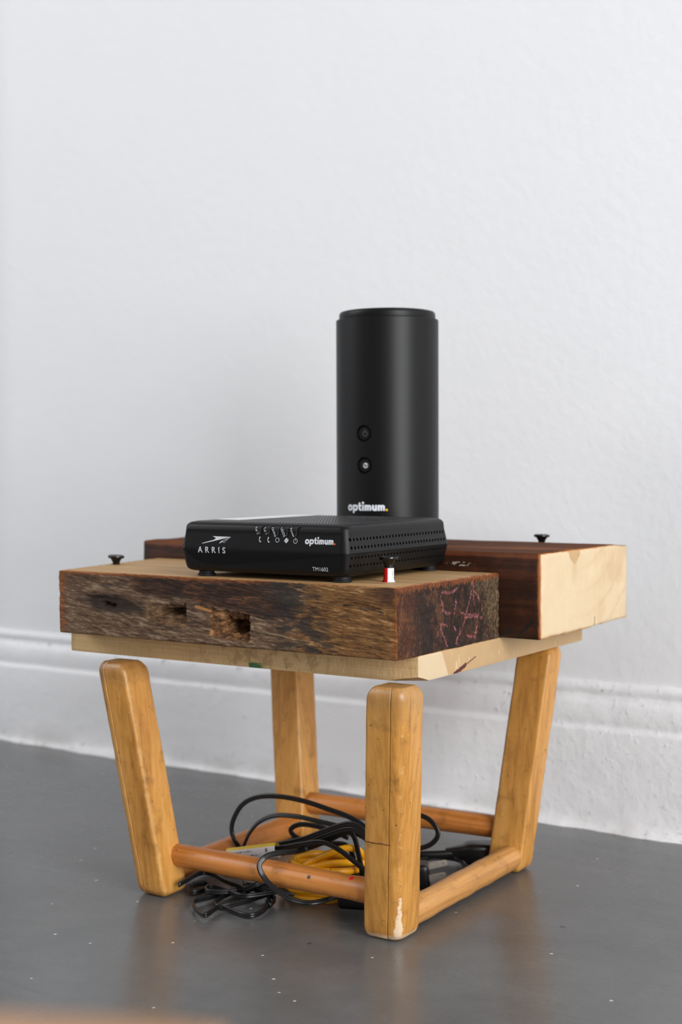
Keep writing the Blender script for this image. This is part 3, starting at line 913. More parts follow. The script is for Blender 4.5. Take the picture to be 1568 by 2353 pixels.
V, F, FM = rounded_block(FX0, FX1, FY0, FY1, FZ0, FZ1, (330, 90, 60), 0.0013, front_disp)
fb = mesh_obj('wood_block', V, F, [M_FFACE, M_FTOP, M_FEND], None, loc=FB, fm=[{0: 2, 1: 2, 2: 0, 3: 0, 4: 1, 5: 1}[s] for s in FM])
tag(fb, 'weathered brown timber block with chopped holes and pink chalk marks on its end', 'wood block')

# ================================================================== darker rear beam with the pale sawn end
BB = (0.039, 0.212, FZ0)


def back_disp(p, n):
    x, y, z = p
    q = Vector(p)
    q += n * 0.0006 * fbm((x * 12, y * 40, z * 40), 1, 3)
    k = (abs(n.x) > 0.15) + (abs(n.y) > 0.15) + (abs(n.z) > 0.15)
    if k > 1 and n.x > 0.1: q += n * 0.0006 * fbm((x * 150, y * 150, z * 150), 1, 3)
    # underside lifts a little towards the rear, as on a waney edge
    if n.z < -0.3 and x > DX1: q.z += 0.0015 * smooth01(y, 0.19, 0.29)
    # worn rear top corner
    q.z -= 0.0022 * smooth01(y, 0.262, 0.2965) * (n.z > 0.2)
    return q


g = G('dark_stained_timber', 0.42, 0.45)
p = g.pos(BB)
x, y, z = g.sep(p)
fine, coarse = wood_grain(g, p, 0, 0.8)
blot = g.noise(p, 40, 5, 0.65, 0.5)
t = g.f('ADD', g.f('MULTIPLY', fine, 0.35), g.f('ADD', g.f('MULTIPLY', coarse, 0.35), g.f('MULTIPLY', blot, 0.3)))
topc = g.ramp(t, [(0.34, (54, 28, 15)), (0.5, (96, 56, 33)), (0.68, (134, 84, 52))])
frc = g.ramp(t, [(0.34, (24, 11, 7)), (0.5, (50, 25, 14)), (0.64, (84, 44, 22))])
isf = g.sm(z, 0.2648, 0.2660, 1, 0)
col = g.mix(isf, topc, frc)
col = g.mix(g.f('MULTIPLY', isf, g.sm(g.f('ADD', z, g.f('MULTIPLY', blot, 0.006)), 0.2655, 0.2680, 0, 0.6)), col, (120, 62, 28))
edg = g.sm(g.f('ADD', x, g.f('MULTIPLY', blot, 0.005)), 0.2325, 0.2352)
col = g.mix(g.f('MULTIPLY', edg, 0.8), col, (168, 96, 40))
wp = g.f('MULTIPLY', g.sm(g.ell(x, z, (0.165, 0.2575), (0.014, 0.0022)), 1.0, 0.4), g.sm(g.noise(p, 420, 3, 0.6), 0.48, 0.58))
col = g.mix(g.f('MULTIPLY', wp, g.f('MULTIPLY', isf, 0.85)), col, (214, 202, 186))
d1 = g.seg(p, (0.216, BY0, 0.2065), (0.226, BY0, 0.2155)); d2 = g.seg(p, (0.203, BY0, 0.2045), (0.2085, BY0, 0.2085))
bk = g.f('MAXIMUM', g.sm(d1, 0.0022, 0.0008), g.sm(d2, 0.0026, 0.0010))
col = g.mix(g.f('MULTIPLY', bk, 0.85), col, (22, 22, 24))
rg = g.f('ADD', g.f('MULTIPLY', blot, 0.25), g.f('ADD', 0.62, g.f('MULTIPLY', isf, -0.28)))
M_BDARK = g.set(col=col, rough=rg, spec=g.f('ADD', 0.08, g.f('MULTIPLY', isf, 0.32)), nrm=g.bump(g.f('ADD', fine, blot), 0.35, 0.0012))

g = G('pale_sawn_end', 0.6, 0.3)
p = g.pos(BB)
x, y, z = g.sep(p)
nz = g.noise(p, 70, 5, 0.6)
# growth rings as arcs round a pith above the upper edge
e = g.vm('DISTANCE', g.comb(0.0, y, z), (0.0, 0.200, 0.330))
e = g.f('ADD', e, g.f('MULTIPLY', nz, 0.006))
rings = g.f('SINE', g.f('MULTIPLY', e, 330))
ringm = g.f('MULTIPLY', g.sm(rings, 0.70, 1.0, 0, 0.22), g.sm(g.f('ADD', y, g.f('MULTIPLY', nz, 0.08)), 0.20, 0.30))
saw = g.noise(p, 1, 4, 0.6, 0.3, scale=(60, 500, 70))
col = g.mix(nz, (204, 180, 144), (218, 196, 162))
col = g.mix(ringm, col, (184, 150, 108))
col = g.mix(g.sm(saw, 0.56, 0.72, 0, 0.3), col, (226, 206, 174))
by = g.f('ADD', y, g.f('MULTIPLY', g.f('SUBTRACT', nz, 0.5), 0.012))
stn = g.f('MULTIPLY', g.sm(g.noise(p, 30, 4, 0.6), 0.42, 0.62), g.sm(by, 0.19, 0.26, 0.0, 0.55))
col = g.mix(stn, col, (198, 166, 124))
# brown glue-like drip under the top edge
dz = g.f('ADD', z, g.f('MULTIPLY', g.f('SUBTRACT', g.noise(p, 1, 3, 0.6, 0, scale=(50, 520, 40)), 0.5), 0.010))
dr = g.f('MULTIPLY', g.sm(g.f('ABSOLUTE', g.f('SUBTRACT', y, 0.187)), g.f('ADD', 0.0, 0.0) and 0.013 or 0.013, 0.0105), g.sm(g.f('SUBTRACT', dz, g.f('MULTIPLY', g.f('ABSOLUTE', g.f('SUBTRACT', y, 0.188)), 0.75)), 0.2535, 0.2552))
col = g.mix(g.f('MULTIPLY', dr, 0.85), col, (182, 146, 100))
dr2 = g.f('MULTIPLY', g.sm(g.f('ABSOLUTE', g.f('SUBTRACT', y, 0.188)), 0.006, 0.002), g.sm(z, 0.238, 0.254, 0, 0.4))
col = g.mix(dr2, col, (192, 160, 116))
crkd = g.seg(p, (BX1, 0.2275, 0.2035), (BX1, 0.2282, 0.2110))
col = g.mix(g.sm(crkd, 0.0008, 0.0003), col, (110, 70, 36))
# toasted rim
yr = g.f('ADD', y, g.f('MULTIPLY', g.f('SUBTRACT', nz, 0.5), 0.004)); zr = g.f('ADD', z, g.f('MULTIPLY', g.f('SUBTRACT', nz, 0.5), 0.004))
rim = g.f('MAXIMUM', g.f('MAXIMUM', g.sm(yr, 0.1302, 0.1282), g.sm(yr, 0.2925, 0.2965)), g.f('MAXIMUM', g.sm(zr, 0.2655, 0.2674), g.sm(zr, 0.2056, 0.2030)))
col = g.mix(g.f('MULTIPLY', rim, 0.75), col, (188, 130, 68))
M_BEND = g.set(col=col, nrm=g.bump(g.f('ADD', saw, nz), 0.22, 0.0008))

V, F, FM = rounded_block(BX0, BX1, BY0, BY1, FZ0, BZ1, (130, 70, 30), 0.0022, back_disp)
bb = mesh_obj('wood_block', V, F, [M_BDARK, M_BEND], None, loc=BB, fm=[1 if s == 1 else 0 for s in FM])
tag(bb, 'dark brown timber block with a pale sawn end, under the cylindrical router', 'wood block')

# ================================================================== black modem
M_MOD = plain('black_textured_plastic', (11, 11, 12), 0.42, 0.28, (2600, 0.25, 0.0004))
M_MODP = plain('black_satin_panel', (13, 13, 14), 0.5, 0.16, (2600, 0.1, 0.0003))
M_PRINT = plain('light_grey_print', (200, 202, 206), 0.6, 0.2)
M_WPRINT = plain('white_print', (222, 226, 232), 0.6, 0.2)
M_ORANGE = plain('orange_print', (224, 88, 40), 0.6, 0.2)
M_YELP = plain('yellow_print', (240, 176, 40), 0.6, 0.2)
M_RUB = plain('black_rubber', (22, 22, 22), 0.6, 0.35)
M_GLOSS = plain('black_gloss', (14, 14, 14), 0.25, 0.5)

MW, MD, MH = 0.1491, 0.1494, 0.0408
modem = empty('modem', (0.1561, -0.0161, FZ1), radians(0.82))
tag(modem, 'flat square black cable modem with white front lettering, on the weathered block', 'modem')
SEAM = 0.0206


def m_inset(z):
    if z >= SEAM:
        return 0.0022 * ((z - SEAM) / (0.0335 - SEAM)) if z < 0.0335 else 0.0022
    return 0.0022 * ((SEAM - z) / (SEAM - 0.008)) if z > 0.008 else 0.0022


def mring(z, ins, r):
    return [(x, y, z) for x, y in rrect(-MW + ins, -ins, ins, MD - ins, r, 6)]


rings = [mring(0.0040, 0.0090, 0.004), mring(0.0041, 0.0065, 0.005), mring(0.0048, 0.0042, 0.006), mring(0.0062, 0.0028, 0.006), mring(0.0080, 0.0022, 0.006)]
for k in range(1, 6):
    z = 0.008 + (SEAM - 0.0004 - 0.008) * k / 5
    rings.append(mring(z, m_inset(z), 0.006))
rings.append(mring(SEAM - 0.0002, 0.0005, 0.006)); rings.append(mring(SEAM + 0.0001, 0.0005, 0.006)); rings.append(mring(SEAM + 0.0003, 0.0, 0.006))
for k in range(1, 6):
    z = SEAM + 0.0003 + (0.0345 - SEAM) * k / 5
    rings.append(mring(z, m_inset(z), 0.006))
for k in range(1, 7):
    a = radians(90 * k / 6)
    rings.append(mring(0.0360 + 0.0046 * sin(a), 0.0022 + 0.0046 * (1 - cos(a)), 0.0062))
mb = mesh_obj('body', *loft(rings), M_MOD, modem)
# vent holes in the right side, cut for real
cyl = []
for row, zc in enumerate((0.0303, 0.0246, 0.0176, 0.0119)):
    for k in range(31):
        yc = 0.0058 + (0.1398 - 0.0058) * k / 30
        rr = 0.00112 if row < 2 else 0.00095
        ring = [[(xx, yc + rr * cos(2 * pi * j / 10), zc + rr * 1.1 * sin(2 * pi * j / 10)) for j in range(10)] for xx in (-0.0065, 0.002)]
        cyl.append(loft(ring))
cut = mesh_obj('cut', *join(cyl), M_GLOSS)
cut.parent = modem
bo = mb.modifiers.new('b', 'BOOLEAN'); bo.operation = 'DIFFERENCE'; bo.object = cut; bo.solver = 'EXACT'
dg = bpy.context.evaluated_depsgraph_get()
me = bpy.data.meshes.new_from_object(mb.evaluated_get(dg))
mb.modifiers.clear(); mb.data = me
bpy.data.objects.remove(cut)
me.polygons.foreach_set('use_smooth', [True] * len(me.polygons))
sharp(mb, 28)

# perforated lid: raised plate with a dense dot pattern
g = G('perforated_black_lid', 0.38, 0.5)
p = g.pos()
x, y, z = g.sep(p)
PIT = 0.0026
row = g.f('FLOOR', g.f('DIVIDE', y, PIT * 0.8))
ux = g.f('SUBTRACT', g.f('FRACT', g.f('ADD', g.f('DIVIDE', x, PIT), g.f('MULTIPLY', row, 0.5))), 0.5)
uy = g.f('SUBTRACT', g.f('FRACT', g.f('DIVIDE', y, PIT * 0.8)), 0.5)
dd = g.f('SQRT', g.f('ADD', g.f('MULTIPLY', ux, ux), g.f('MULTIPLY', uy, uy)))
hole = g.sm(dd, 0.34, 0.28)
M_LID = g.set(col=g.mix(hole, (42, 42, 43), (5, 5, 5)), nrm=g.bump(g.f('ADD', g.f('MULTIPLY', hole, -1.0), g.f('MULTIPLY', g.noise(p, 2400, 2), 0.1)), 0.6, 0.0006), rough=g.f('ADD', 0.36, g.f('MULTIPLY', hole, 0.5)))
lid = [[(a, b, z) for a, b in rrect(-MW + ins, -ins, ins, MD - ins, 0.005, 5)] for z, ins in ((0.0403, 0.0075), (0.0409, 0.0080), (0.0410, 0.0088))]
sharp(mesh_obj('lid', *loft(lid), M_LID, modem), 30)
st = [[(a, b, z) for a, b in rrect(-MW + 0.0085, -MW + 0.030, 0.034, MD - 0.0085, 0.002, 3)] for z in (0.0409, 0.0412)]
o = mesh_obj('sticker', *loft(st), plain('white_paper', (232, 232, 230), 0.6, 0.3), modem, smooth=False)
tag(o, 'white paper sticker on the lid')

# front panel above the S-shaped parting line
CUR = [(-0.1432, 0.0208), (-0.1418, 0.0185), (-0.1400, 0.0165), (-0.1365, 0.0139), (-0.1302, 0.0112), (-0.1227, 0.0098), (-0.1146, 0.0095), (-0.0992, 0.0105), (-0.0811, 0.0124), (-0.0593, 0.0144), (-0.0290, 0.0178), (-0.0062, 0.0200)]


def cur(x):
    if x <= CUR[0][0]: return CUR[0][1]
    for (a, b), (c, d) in zip(CUR[:-1], CUR[1:]):
        if x <= c: return b + (d - b) * (x - a) / (c - a)
    return CUR[-1][1]


V, F = [], []
NX, NZ = 70, 14
for off in (0.0, 1.0):
    for i in range(NX + 1):
        xx = -0.1432 + (0.1432 - 0.0064) * i / NX
        for k in range(NZ + 1):
            zz = cur(xx) + (0.0350 - cur(xx)) * k / NZ
            V.append((xx, m_inset(zz) - 0.00045 + off * 0.0008, zz))
N1 = (NX + 1) * (NZ + 1)
for i in range(NX):
    for k in range(NZ):
        a = i * (NZ + 1) + k
        F.append((a, a + NZ + 1, a + NZ + 2, a + 1)); F.append((a + N1, a + 1 + N1, a + NZ + 2 + N1, a + NZ + 1 + N1))
bd = [i * (NZ + 1) for i in range(NX + 1)] + [NX * (NZ + 1) + k for k in range(1, NZ + 1)] + [i * (NZ + 1) + NZ for i in range(NX - 1, -1, -1)] + [k for k in range(NZ - 1, 0, -1)]
for a, b in zip(bd, bd[1:] + bd[:1]): F.append((a, b, b + N1, a + N1))
sharp(mesh_obj('front_panel', V, F, M_MODP, modem), 40)

mf = lambda u, v, h=0.0: (u, m_inset(v) - 0.00062 - h, v)
mfl = lambda u, v, h=0.0: (u, m_inset(v) - 0.00022 - h, v)


def split_h(polys, v0):
    """cut flat polygons along a level line so that the print can follow the kink of the housing"""
    out = []
    for P in polys:
        for sgn in (1, -1):
            Q = []
            for a, b in zip(P, P[1:] + P[:1]):
                da, db = (a[1] - v0) * sgn, (b[1] - v0) * sgn
                if da >= 0: Q.append(a)
                if da * db < 0:
                    t_ = da / (da - db)
                    Q.append((a[0] + (b[0] - a[0]) * t_, v0))
            if len(Q) > 2: out.append(Poly(Q))
    return out


def printed(name, polys, fn, mat, parent, label=None):
    o = mesh_obj(name, *polys_to_mesh(polys, fn), mat, parent, smooth=False, fixn=False)
    if label: o['label'] = label
    return o


def shift(PP, dx, dz, rot=0.0):
    out = []
    for P in PP:
        q = Poly([(dx + a * cos(rot) - b * sin(rot), dz + a * sin(rot) + b * cos(rot)) for a, b in P])
        q.lev = getattr(P, 'lev', 0)
        out.append(q)
    return out


printed('lettering', split_h(shift(text_polys('ARRIS', 0.0063, 1.72, 0.00007), -0.1181, 0.0200), SEAM), mf, M_PRINT, modem, 'ARRIS in light grey capitals')
printed('logo', [WING[:3] + [WING[7]], [WING[7], WING[2], WING[6]], [WING[6], WING[2], WING[3], WING[4], WING[5]]] + [FOLD1[1:5]]
        + stroke([FOLD1[0], FOLD1[1], FOLD1[4], FOLD1[5]], 0.00022, True, lev=1) + stroke([FOLD1[4], (-0.1018, 0.0299)], 0.0002, lev=2), mf, M_PRINT, modem, 'light grey winged arrow emblem')
L, dot = optimum_polys(0.0255)
printed('wordmark', shift(L, -0.0362, 0.0267), mf, M_PRINT, modem, 'optimum in heavy light grey letters')
printed('wordmark_dot', shift(dot, -0.0362, 0.0267), mf, M_ORANGE, modem, 'orange full stop')
printed('model_number', shift(text_polys('TM1602', 0.0039, 1.0, 0.0), -0.0242, 0.0092), mfl, M_PRINT, modem, 'TM1602 in light grey')
for tx, cx, cz in (('Tel 2', -0.0786, 0.0352), ('Tel 1', -0.0711, 0.0351), ('Online', -0.0635, 0.0345), ('US/DS', -0.0558, 0.0345), ('Power', -0.0477, 0.0345)):
    pl = shift(text_polys(tx, 0.0027, 1.0, 0.0), cx, cz, radians(-62))

    def mft(u, v, h=0.0):
        if v <= 0.0360: return (u, m_inset(v) - 0.00062 - h, v)
        a = min((v - 0.036) / 0.0046, 1.5)
        return (u, 0.0022 + 0.0046 * (1 - cos(a)) - 0.0004, 0.0360 + 0.0046 * sin(a) + 0.0002)
    printed('indicator_text', pl, mft, M_PRINT, modem)
for k in range(5):
    x0 = -0.0757 + 0.00785 * k
    tabp = [(x0, 0.0318 - 0.0001 * k), (x0 + 0.0001, 0.0345), (x0 + 0.0006, 0.0362), (x0 + 0.0016, 0.0378), (x0 + 0.0034, 0.0388)]
    pth = [Vector(mft(*q)) + Vector((0, -0.0001, 0.0001)) for q in tabp]
    mesh_obj('indicator_rib', *sweep(pth, circ(0.00034, 8), n=5), M_GLOSS, modem)
IZ = [0.0291, 0.0290, 0.0289, 0.0288, 0.0287]
IX = [-0.0753, -0.0678, -0.0600, -0.0522, -0.0444]
s = 0.0012
for k in (0, 1):
    pl = stroke(arc(s * 1.1, 0, s * 1.55, 140, 238, 8), 0.0005)
    pl += stroke([(-s * 0.1, s * 0.95), (-s * 0.12, s * 1.25)], 0.0009, lev=1) + stroke([(s * 0.28, -s * 1.28), (s * 0.6, -s * 1.35)], 0.0009, lev=2)
    printed('indicator_icon', shift(pl, IX[k], IZ[k]), mf, M_PRINT, modem)
pl = stroke(arc(0, 0, 0.0015, 20, 160), 0.0003) + stroke(arc(0, 0, 0.0015, 200, 340), 0.0003) + [[(0.0019, 0.0002), (0.0011, 0.0002), (0.0015, -0.0004)], [(-0.0019, -0.0002), (-0.0011, -0.0002), (-0.0015, 0.0004)]]
printed('indicator_icon', shift(pl, IX[2], IZ[2]), mf, M_PRINT, modem)
pl = []
for q in (-0.0009, -0.0003, 0.0003, 0.0009):
    ww = 0.0016 if abs(q) < 0.0005 else 0.0011
    pl += stroke([(-ww, q - 0.0002), (-ww * 0.3, q + 0.00015), (ww * 0.3, q - 0.00015), (ww, q + 0.0002)], 0.00042)
pl += [[(-0.0009, 0.0012), (0.0009, 0.0012), (0.0, 0.0019)], [(-0.0009, -0.0012), (0.0009, -0.0012), (0.0, -0.0019)]]
printed('indicator_icon', shift(pl, IX[3], IZ[3]), mf, M_PRINT, modem)
PW = stroke(arc(0, -0.0001, 0.0016, 120, 420, 20), 0.0003) + stroke([(0, 0.0022), (0, 0.0002)], 0.00032)
printed('indicator_icon', shift(PW, IX[4], IZ[4]), mf, M_PRINT, modem)
for fx, fy in ((-0.0125, 0.0125), (-MW + 0.0165, 0.0125), (-0.0125, MD - 0.0125), (-MW + 0.0165, MD - 0.0125)):
    sharp(mesh_obj('foot', *lathe([(0.0062, 0.0), (0.0068, 0.0006), (0.0068, 0.0016), (0.0058, 0.0020), (0.0058, 0.0042)], 24, (fx, fy, 0)), M_RUB, modem), 40)

# ================================================================== cylindrical router
RR, RX, RY, RZ0 = 0.0435, 0.0561, 0.2002, BZ1 - 0.0003
RH = 0.4561 - RZ0
router = empty('router', (RX, RY, RZ0))
tag(router, 'tall black cylindrical router with two round buttons, standing behind the modem', 'router')
M_ROUT = plain('black_matte_plastic', (6, 6, 7), 0.43, 0.30, (1500, 0.08, 0.0003))
AZ = radians(-58.5)
prof = [(0.0385, 0.0), (0.0425, 0.0005), (RR, 0.002)]
for k in range(1, 12): prof.append((RR, 0.002 + (RH - 0.0026) * k / 11))
prof += [(RR - 0.0004, RH), (0.0414, RH), (0.0412, RH - 0.0012), (0.039, RH - 0.0014)]
rb = mesh_obj('body', *lathe(prof, 128), M_ROUT, router)
PB = asin_ = math.asin(-0.455)
B1, B2 = (PB + AZ, 0.3598 - RZ0), (PB + AZ + radians(0.6), 0.3333 - RZ0)
cuts = []
for a, zc in (B1, B2):
    d = Vector((cos(a), sin(a), 0)); u = Vector((-sin(a), cos(a), 0)); zz = Vector((0, 0, 1))
    R_ = []
    for q, rr in ((RR - 0.0026, 0.0061), (RR - 0.0008, 0.0067), (RR + 0.003, 0.0079)):
        R_.append([d * q + u * rr * cos(2 * pi * k / 28) + zz * (zc + rr * sin(2 * pi * k / 28)) for k in range(28)])
    cuts.append(loft(R_))
cut = mesh_obj('cut', *join(cuts), M_ROUT)
cut.parent = router
bo = rb.modifiers.new('b', 'BOOLEAN'); bo.operation = 'DIFFERENCE'; bo.object = cut; bo.solver = 'EXACT'
dg = bpy.context.evaluated_depsgraph_get()
me = bpy.data.meshes.new_from_object(rb.evaluated_get(dg))
rb.modifiers.clear(); rb.data = me
bpy.data.objects.remove(cut)
me.polygons.foreach_set('use_smooth', [True] * len(me.polygons))
sharp(rb, 20)
CT = 0.0071
prof = [(0.036, RH - 0.0016), (0.0405, RH - 0.0012), (0.0409, RH - 0.0002), (0.0409, RH + CT - 0.0030), (0.0405, RH + CT - 0.0014), (0.0396, RH + CT - 0.0004), (0.038, RH + CT), (0.02, RH + CT)]
sharp(mesh_obj('top_cap', *lathe(prof, 96), M_ROUT, router), 45)
for i, (a, zc) in enumerate((B1, B2)):
    d = Vector((cos(a), sin(a), 0)); u = Vector((-sin(a), cos(a), 0)); zz = Vector((0, 0, 1))
    R_ = []
    for q, rr in ((RR - 0.0032, 0.0055), (RR - 0.0016, 0.0055), (RR - 0.0012, 0.0052), (RR - 0.00115, 0.004)):
        R_.append([d * q + u * rr * cos(2 * pi * k / 28) + zz * (zc + rr * sin(2 * pi * k / 28)) for k in range(28)])
    bt = mesh_obj('button', *loft(R_), M_ROUT, router)
    sharp(bt, 40)
    fn = lambda p_, q_, h=0.0: tuple(d * (RR - 0.00095 + h) + u * p_ * 1.3 + zz * (zc + q_ * 1.3))
    if i == 0:
        printed('power_icon', shift(PW, 0.0006, 0.0), fn, plain('dim_grey_print', (92, 94, 96), 0.6, 0.2), bt)
    else:
        gl = [[(0.0016 * cos(k * pi / 9), 0.0017 * sin(k * pi / 9)) for k in range(18)]]
        o = printed('globe_icon', shift(stroke(arc(0, 0, 0.0016, 0, 360, 20), 0.0003) + [[(-0.0007, 0.0014), (0.0008, 0.0014), (0.0011, 0.0004), (0.0003, -0.0001), (-0.0002, 0.0005)], [(-0.0013, 0.0002), (-0.0004, -0.0002), (-0.0005, -0.0013), (-0.0011, -0.0009)], [(0.0001, -0.0004), (0.0011, -0.0006), (0.0008, -0.0013), (0.0, -0.0015)]], 0.0006, 0.0), fn, M_PRINT, bt)
L, dot = optimum_polys(0.0373)
rf = lambda u, v, h=0.0: ((RR + 0.0002 + h) * cos(AZ + (u / RR)), (RR + 0.0002 + h) * sin(AZ + (u / RR)), v)
U0 = RR * math.asin(-0.755)
printed('wordmark', shift(L, U0, 0.2957 - RZ0), rf, M_WPRINT, router, 'optimum in heavy white letters')
printed('wordmark_dot', shift(dot, U0, 0.2957 - RZ0), rf, M_YELP, router, 'yellow full stop')


# ================================================================== flared pegs
KNOB = [(0.0030, 0.0), (0.0030, 0.0018), (0.0034, 0.0032), (0.0044, 0.0050), (0.0051, 0.0060), (0.0062, 0.0058), (0.0067, 0.0063), (0.0068, 0.0072), (0.0065, 0.0079), (0.0055, 0.0081), (0.0052, 0.0077), (0.0030, 0.0077)]


def peg(loc, tilt, label, stem=False):
    o = empty('peg', loc)
    tag(o, label, 'peg', 'black flared pegs in the timber blocks')
    z0 = 0.0098 if stem else -0.0004
    V, F = lathe([(r, z0 + z) for r, z in KNOB], 28)
    V = [(x + 0.0003 * fbm((x, y, z), 400, 2), y, z + tilt * x + (0.0003 * fbm((x, y, 3), 500, 2) if z > z0 + 0.007 else 0)) for x, y, z in V]
    sharp(mesh_obj('knob', V, F, M_GLOSS, o), 50)
    if stem:
        pr = []
        n = 40
        for z, r in ((-0.0006, 0.0040), (0.0002, 0.0049), (0.0012, 0.0041), (0.0024, 0.0038), (0.0098, 0.0038), (0.0100, 0.0030)):
            pr.append([((r + 0.0005 * max(0, 1 - z / 0.0015) * fbm((k * 0.9, 0, 1), 1, 2)) * cos(2 * pi * k / n), (r + 0.0005 * max(0, 1 - z / 0.0015) * fbm((k * 0.9, 0, 1), 1, 2)) * sin(2 * pi * k / n), z) for k in range(n)])
        V, F = loft(pr)
        fm = []
        for f in F:
            cx = sum(V[i][0] for i in f) / len(f); cy = sum(V[i][1] for i in f) / len(f)
            a = (math.degrees(atan2(cy, cx)) + 58 + 180) % 360 - 180     # 0 = towards the camera side, + = to the right
            fm.append(0 if a < -18 else (1 if a < 66 else 2))
        sharp(mesh_obj('wrapped_stem', V, F, [plain('red_paper', (188, 16, 22), 0.45, 0.4), plain('white_paper_wrap', (226, 226, 228), 0.5, 0.4), plain('navy_paper', (30, 28, 44), 0.5, 0.4)], o, fm=fm, fixn=True), 50)['label'] = 'red and white paper wrapped round the stem'
        pl = shift(text_polys('DA U09221', 0.00145, 1.0, 0.0), 0, 0, pi / 2)
        rr = 0.00388
        printed('stem_print', pl, lambda u, v, h=0.0: (rr * cos(radians(-58 + 42) + u / rr), rr * sin(radians(-58 + 42) + u / rr), 0.0054 + v), plain('dark_print', (70, 70, 76), 0.6, 0.2), o)
    return o


peg((-0.1151, 0.0472, FZ1), -0.06, 'bare black flared peg at the left end of the weathered block')
peg((0.1700, 0.0150, FZ1), 0.02, 'black flared peg with a red and white wrapped stem, in front of the modem side', True)
peg((0.1610, 0.2830, BZ1 - 0.0018), -0.02, 'black flared peg on top of the dark rear block')


# ================================================================== cords under the stool
M_CORD = plain('black_vinyl', (19, 19, 20), 0.34, 0.5)
TW = twin(0.00108, 0.00100)


def cord(name, strands, prof, mat, parent=None, up=(0, 0, 1), tw=0.0):
    return mesh_obj(name, *join([sweep(s_, prof, up, 8, tw) for s_ in strands]), mat, parent)


def lift(path, dz): return [(x, y, z + dz) for x, y, z in path]


b0 = (0.05, 0.075, 0.0)
pc = empty('power_cable', b0)
tag(pc, 'bundled black flat power cord with a white and yellow warning label, rising in loops', 'cord')
rel = lambda P, b: [(x - b[0], y - b[1], z - b[2]) for x, y, z in P]
down = lambda P: P + [(P[-1][0] + 0.004, P[-1][1] + 0.006, P[-1][2] - 0.02), (P[-1][0] + 0.002, P[-1][1] + 0.012, 0.006)]
cord('cord', [rel(q, b0) for q in (down(CORD_LOOP), down(CORD_CURL), down(CORD_BUNDLE), CORD_BUNDLE2 + [(0.134, 0.052, 0.016), (0.13, 0.056, 0.005)], down(CORD_BUNDLE3),
      lift(CORD_BUNDLE, -0.004), [(x, y + 0.004, z - 0.008) for x, y, z in CORD_BUNDLE[:6]] + [(0.112, 0.066, 0.035), (0.115, 0.07, 0.006)],
      [(-0.002, 0.062, 0.0236), (-0.012, 0.068, 0.014), (-0.016, 0.075, 0.006), (-0.010, 0.085, 0.003), (0.01, 0.09, 0.003)])], TW, M_CORD, pc)
# label wrapped round the bundle
g = G('cord_label', 0.45, 0.4)
p = g.pos()
x, y, z = g.sep(p)
M_LW = g.set(col=g.mix(g.noise(p, 300, 3), (214, 214, 220), (230, 230, 234)))
M_LY = plain('yellow_label_band', (226, 196, 40), 0.45, 0.4)
a = Vector((-0.0030, 0.0530, 0.0232)); b = Vector((0.0505, 0.0455, 0.0372))
t = (b - a).normalized(); nfr = (Vector((0.55, -0.83, 0.12)) - t * Vector((0.55, -0.83, 0.12)).dot(t)).normalized(); upv = nfr.cross(t).normalized()
if upv.z < 0: upv = -upv
V, F, fm = [], [], []
NA, NL = 14, 20
for i in range(NL + 1):
    c = a + (b - a) * i / NL
    for k in range(NA + 1):
        an = radians(-150 + 300 * k / NA)
        V.append(c + nfr * 0.0034 * cos(an) + upv * 0.0060 * sin(an) * (1 + 0.05 * fbm((i * 0.4, k * 0.3, 0), 1, 2)))
for i in range(NL):
    for k in range(NA):
        q = i * (NA + 1) + k
        F.append((q, q + 1, q + NA + 2, q + NA + 1)); fm.append(1 if k >= 9 else 0)
V = [v - Vector(b0) for v in V]
mesh_obj('label', V, F, [M_LW, M_LY], pc, fm=fm, fixn=False)['label'] = 'white label with a yellow stripe'
random.seed(5)
pl = []
for row, (r0, s0, s1) in enumerate(((0.0013, 0.006, 0.030), (-0.0012, 0.012, 0.036))):
    q = s0
    while q < s1:
        wl = random.uniform(0.001, 0.0035)
        for jj in range(int(wl / 0.0006)):
            hh_ = random.choice((0.0005, 0.0005, 0.0008))
            pl.append([(q + jj * 0.0006, r0), (q + jj * 0.0006 + 0.0004, r0), (q + jj * 0.0006 + 0.0004, r0 + hh_), (q + jj * 0.0006, r0 + hh_)])
        q += wl + 0.0008
pl.append([(0.0452, -0.0026), (0.0478, -0.0026), (0.0478, -0.0017), (0.0452, -0.0017)])
pl += stroke([(0.0455, 0.0002), (0.0475, 0.002)], 0.00025) + stroke([(0.0475, 0.0002), (0.0455, 0.002)], 0.00025) + stroke([(0.0455, 0.002), (0.0475, 0.002), (0.0472, 0.0004), (0.0458, 0.0004)], 0.00025, True)


def lf(u, v, h=0.0):
    v = v * 1.3
    an = math.asin(max(-1, min(1, v / 0.0060)))
    return tuple(a + t * u + nfr * (0.0034 * cos(an) + 0.00038 + h) + upv * v * 1.02 - Vector(b0))


printed('label_print', pl, lf, plain('black_print', (40, 40, 42), 0.6, 0.2), pc)

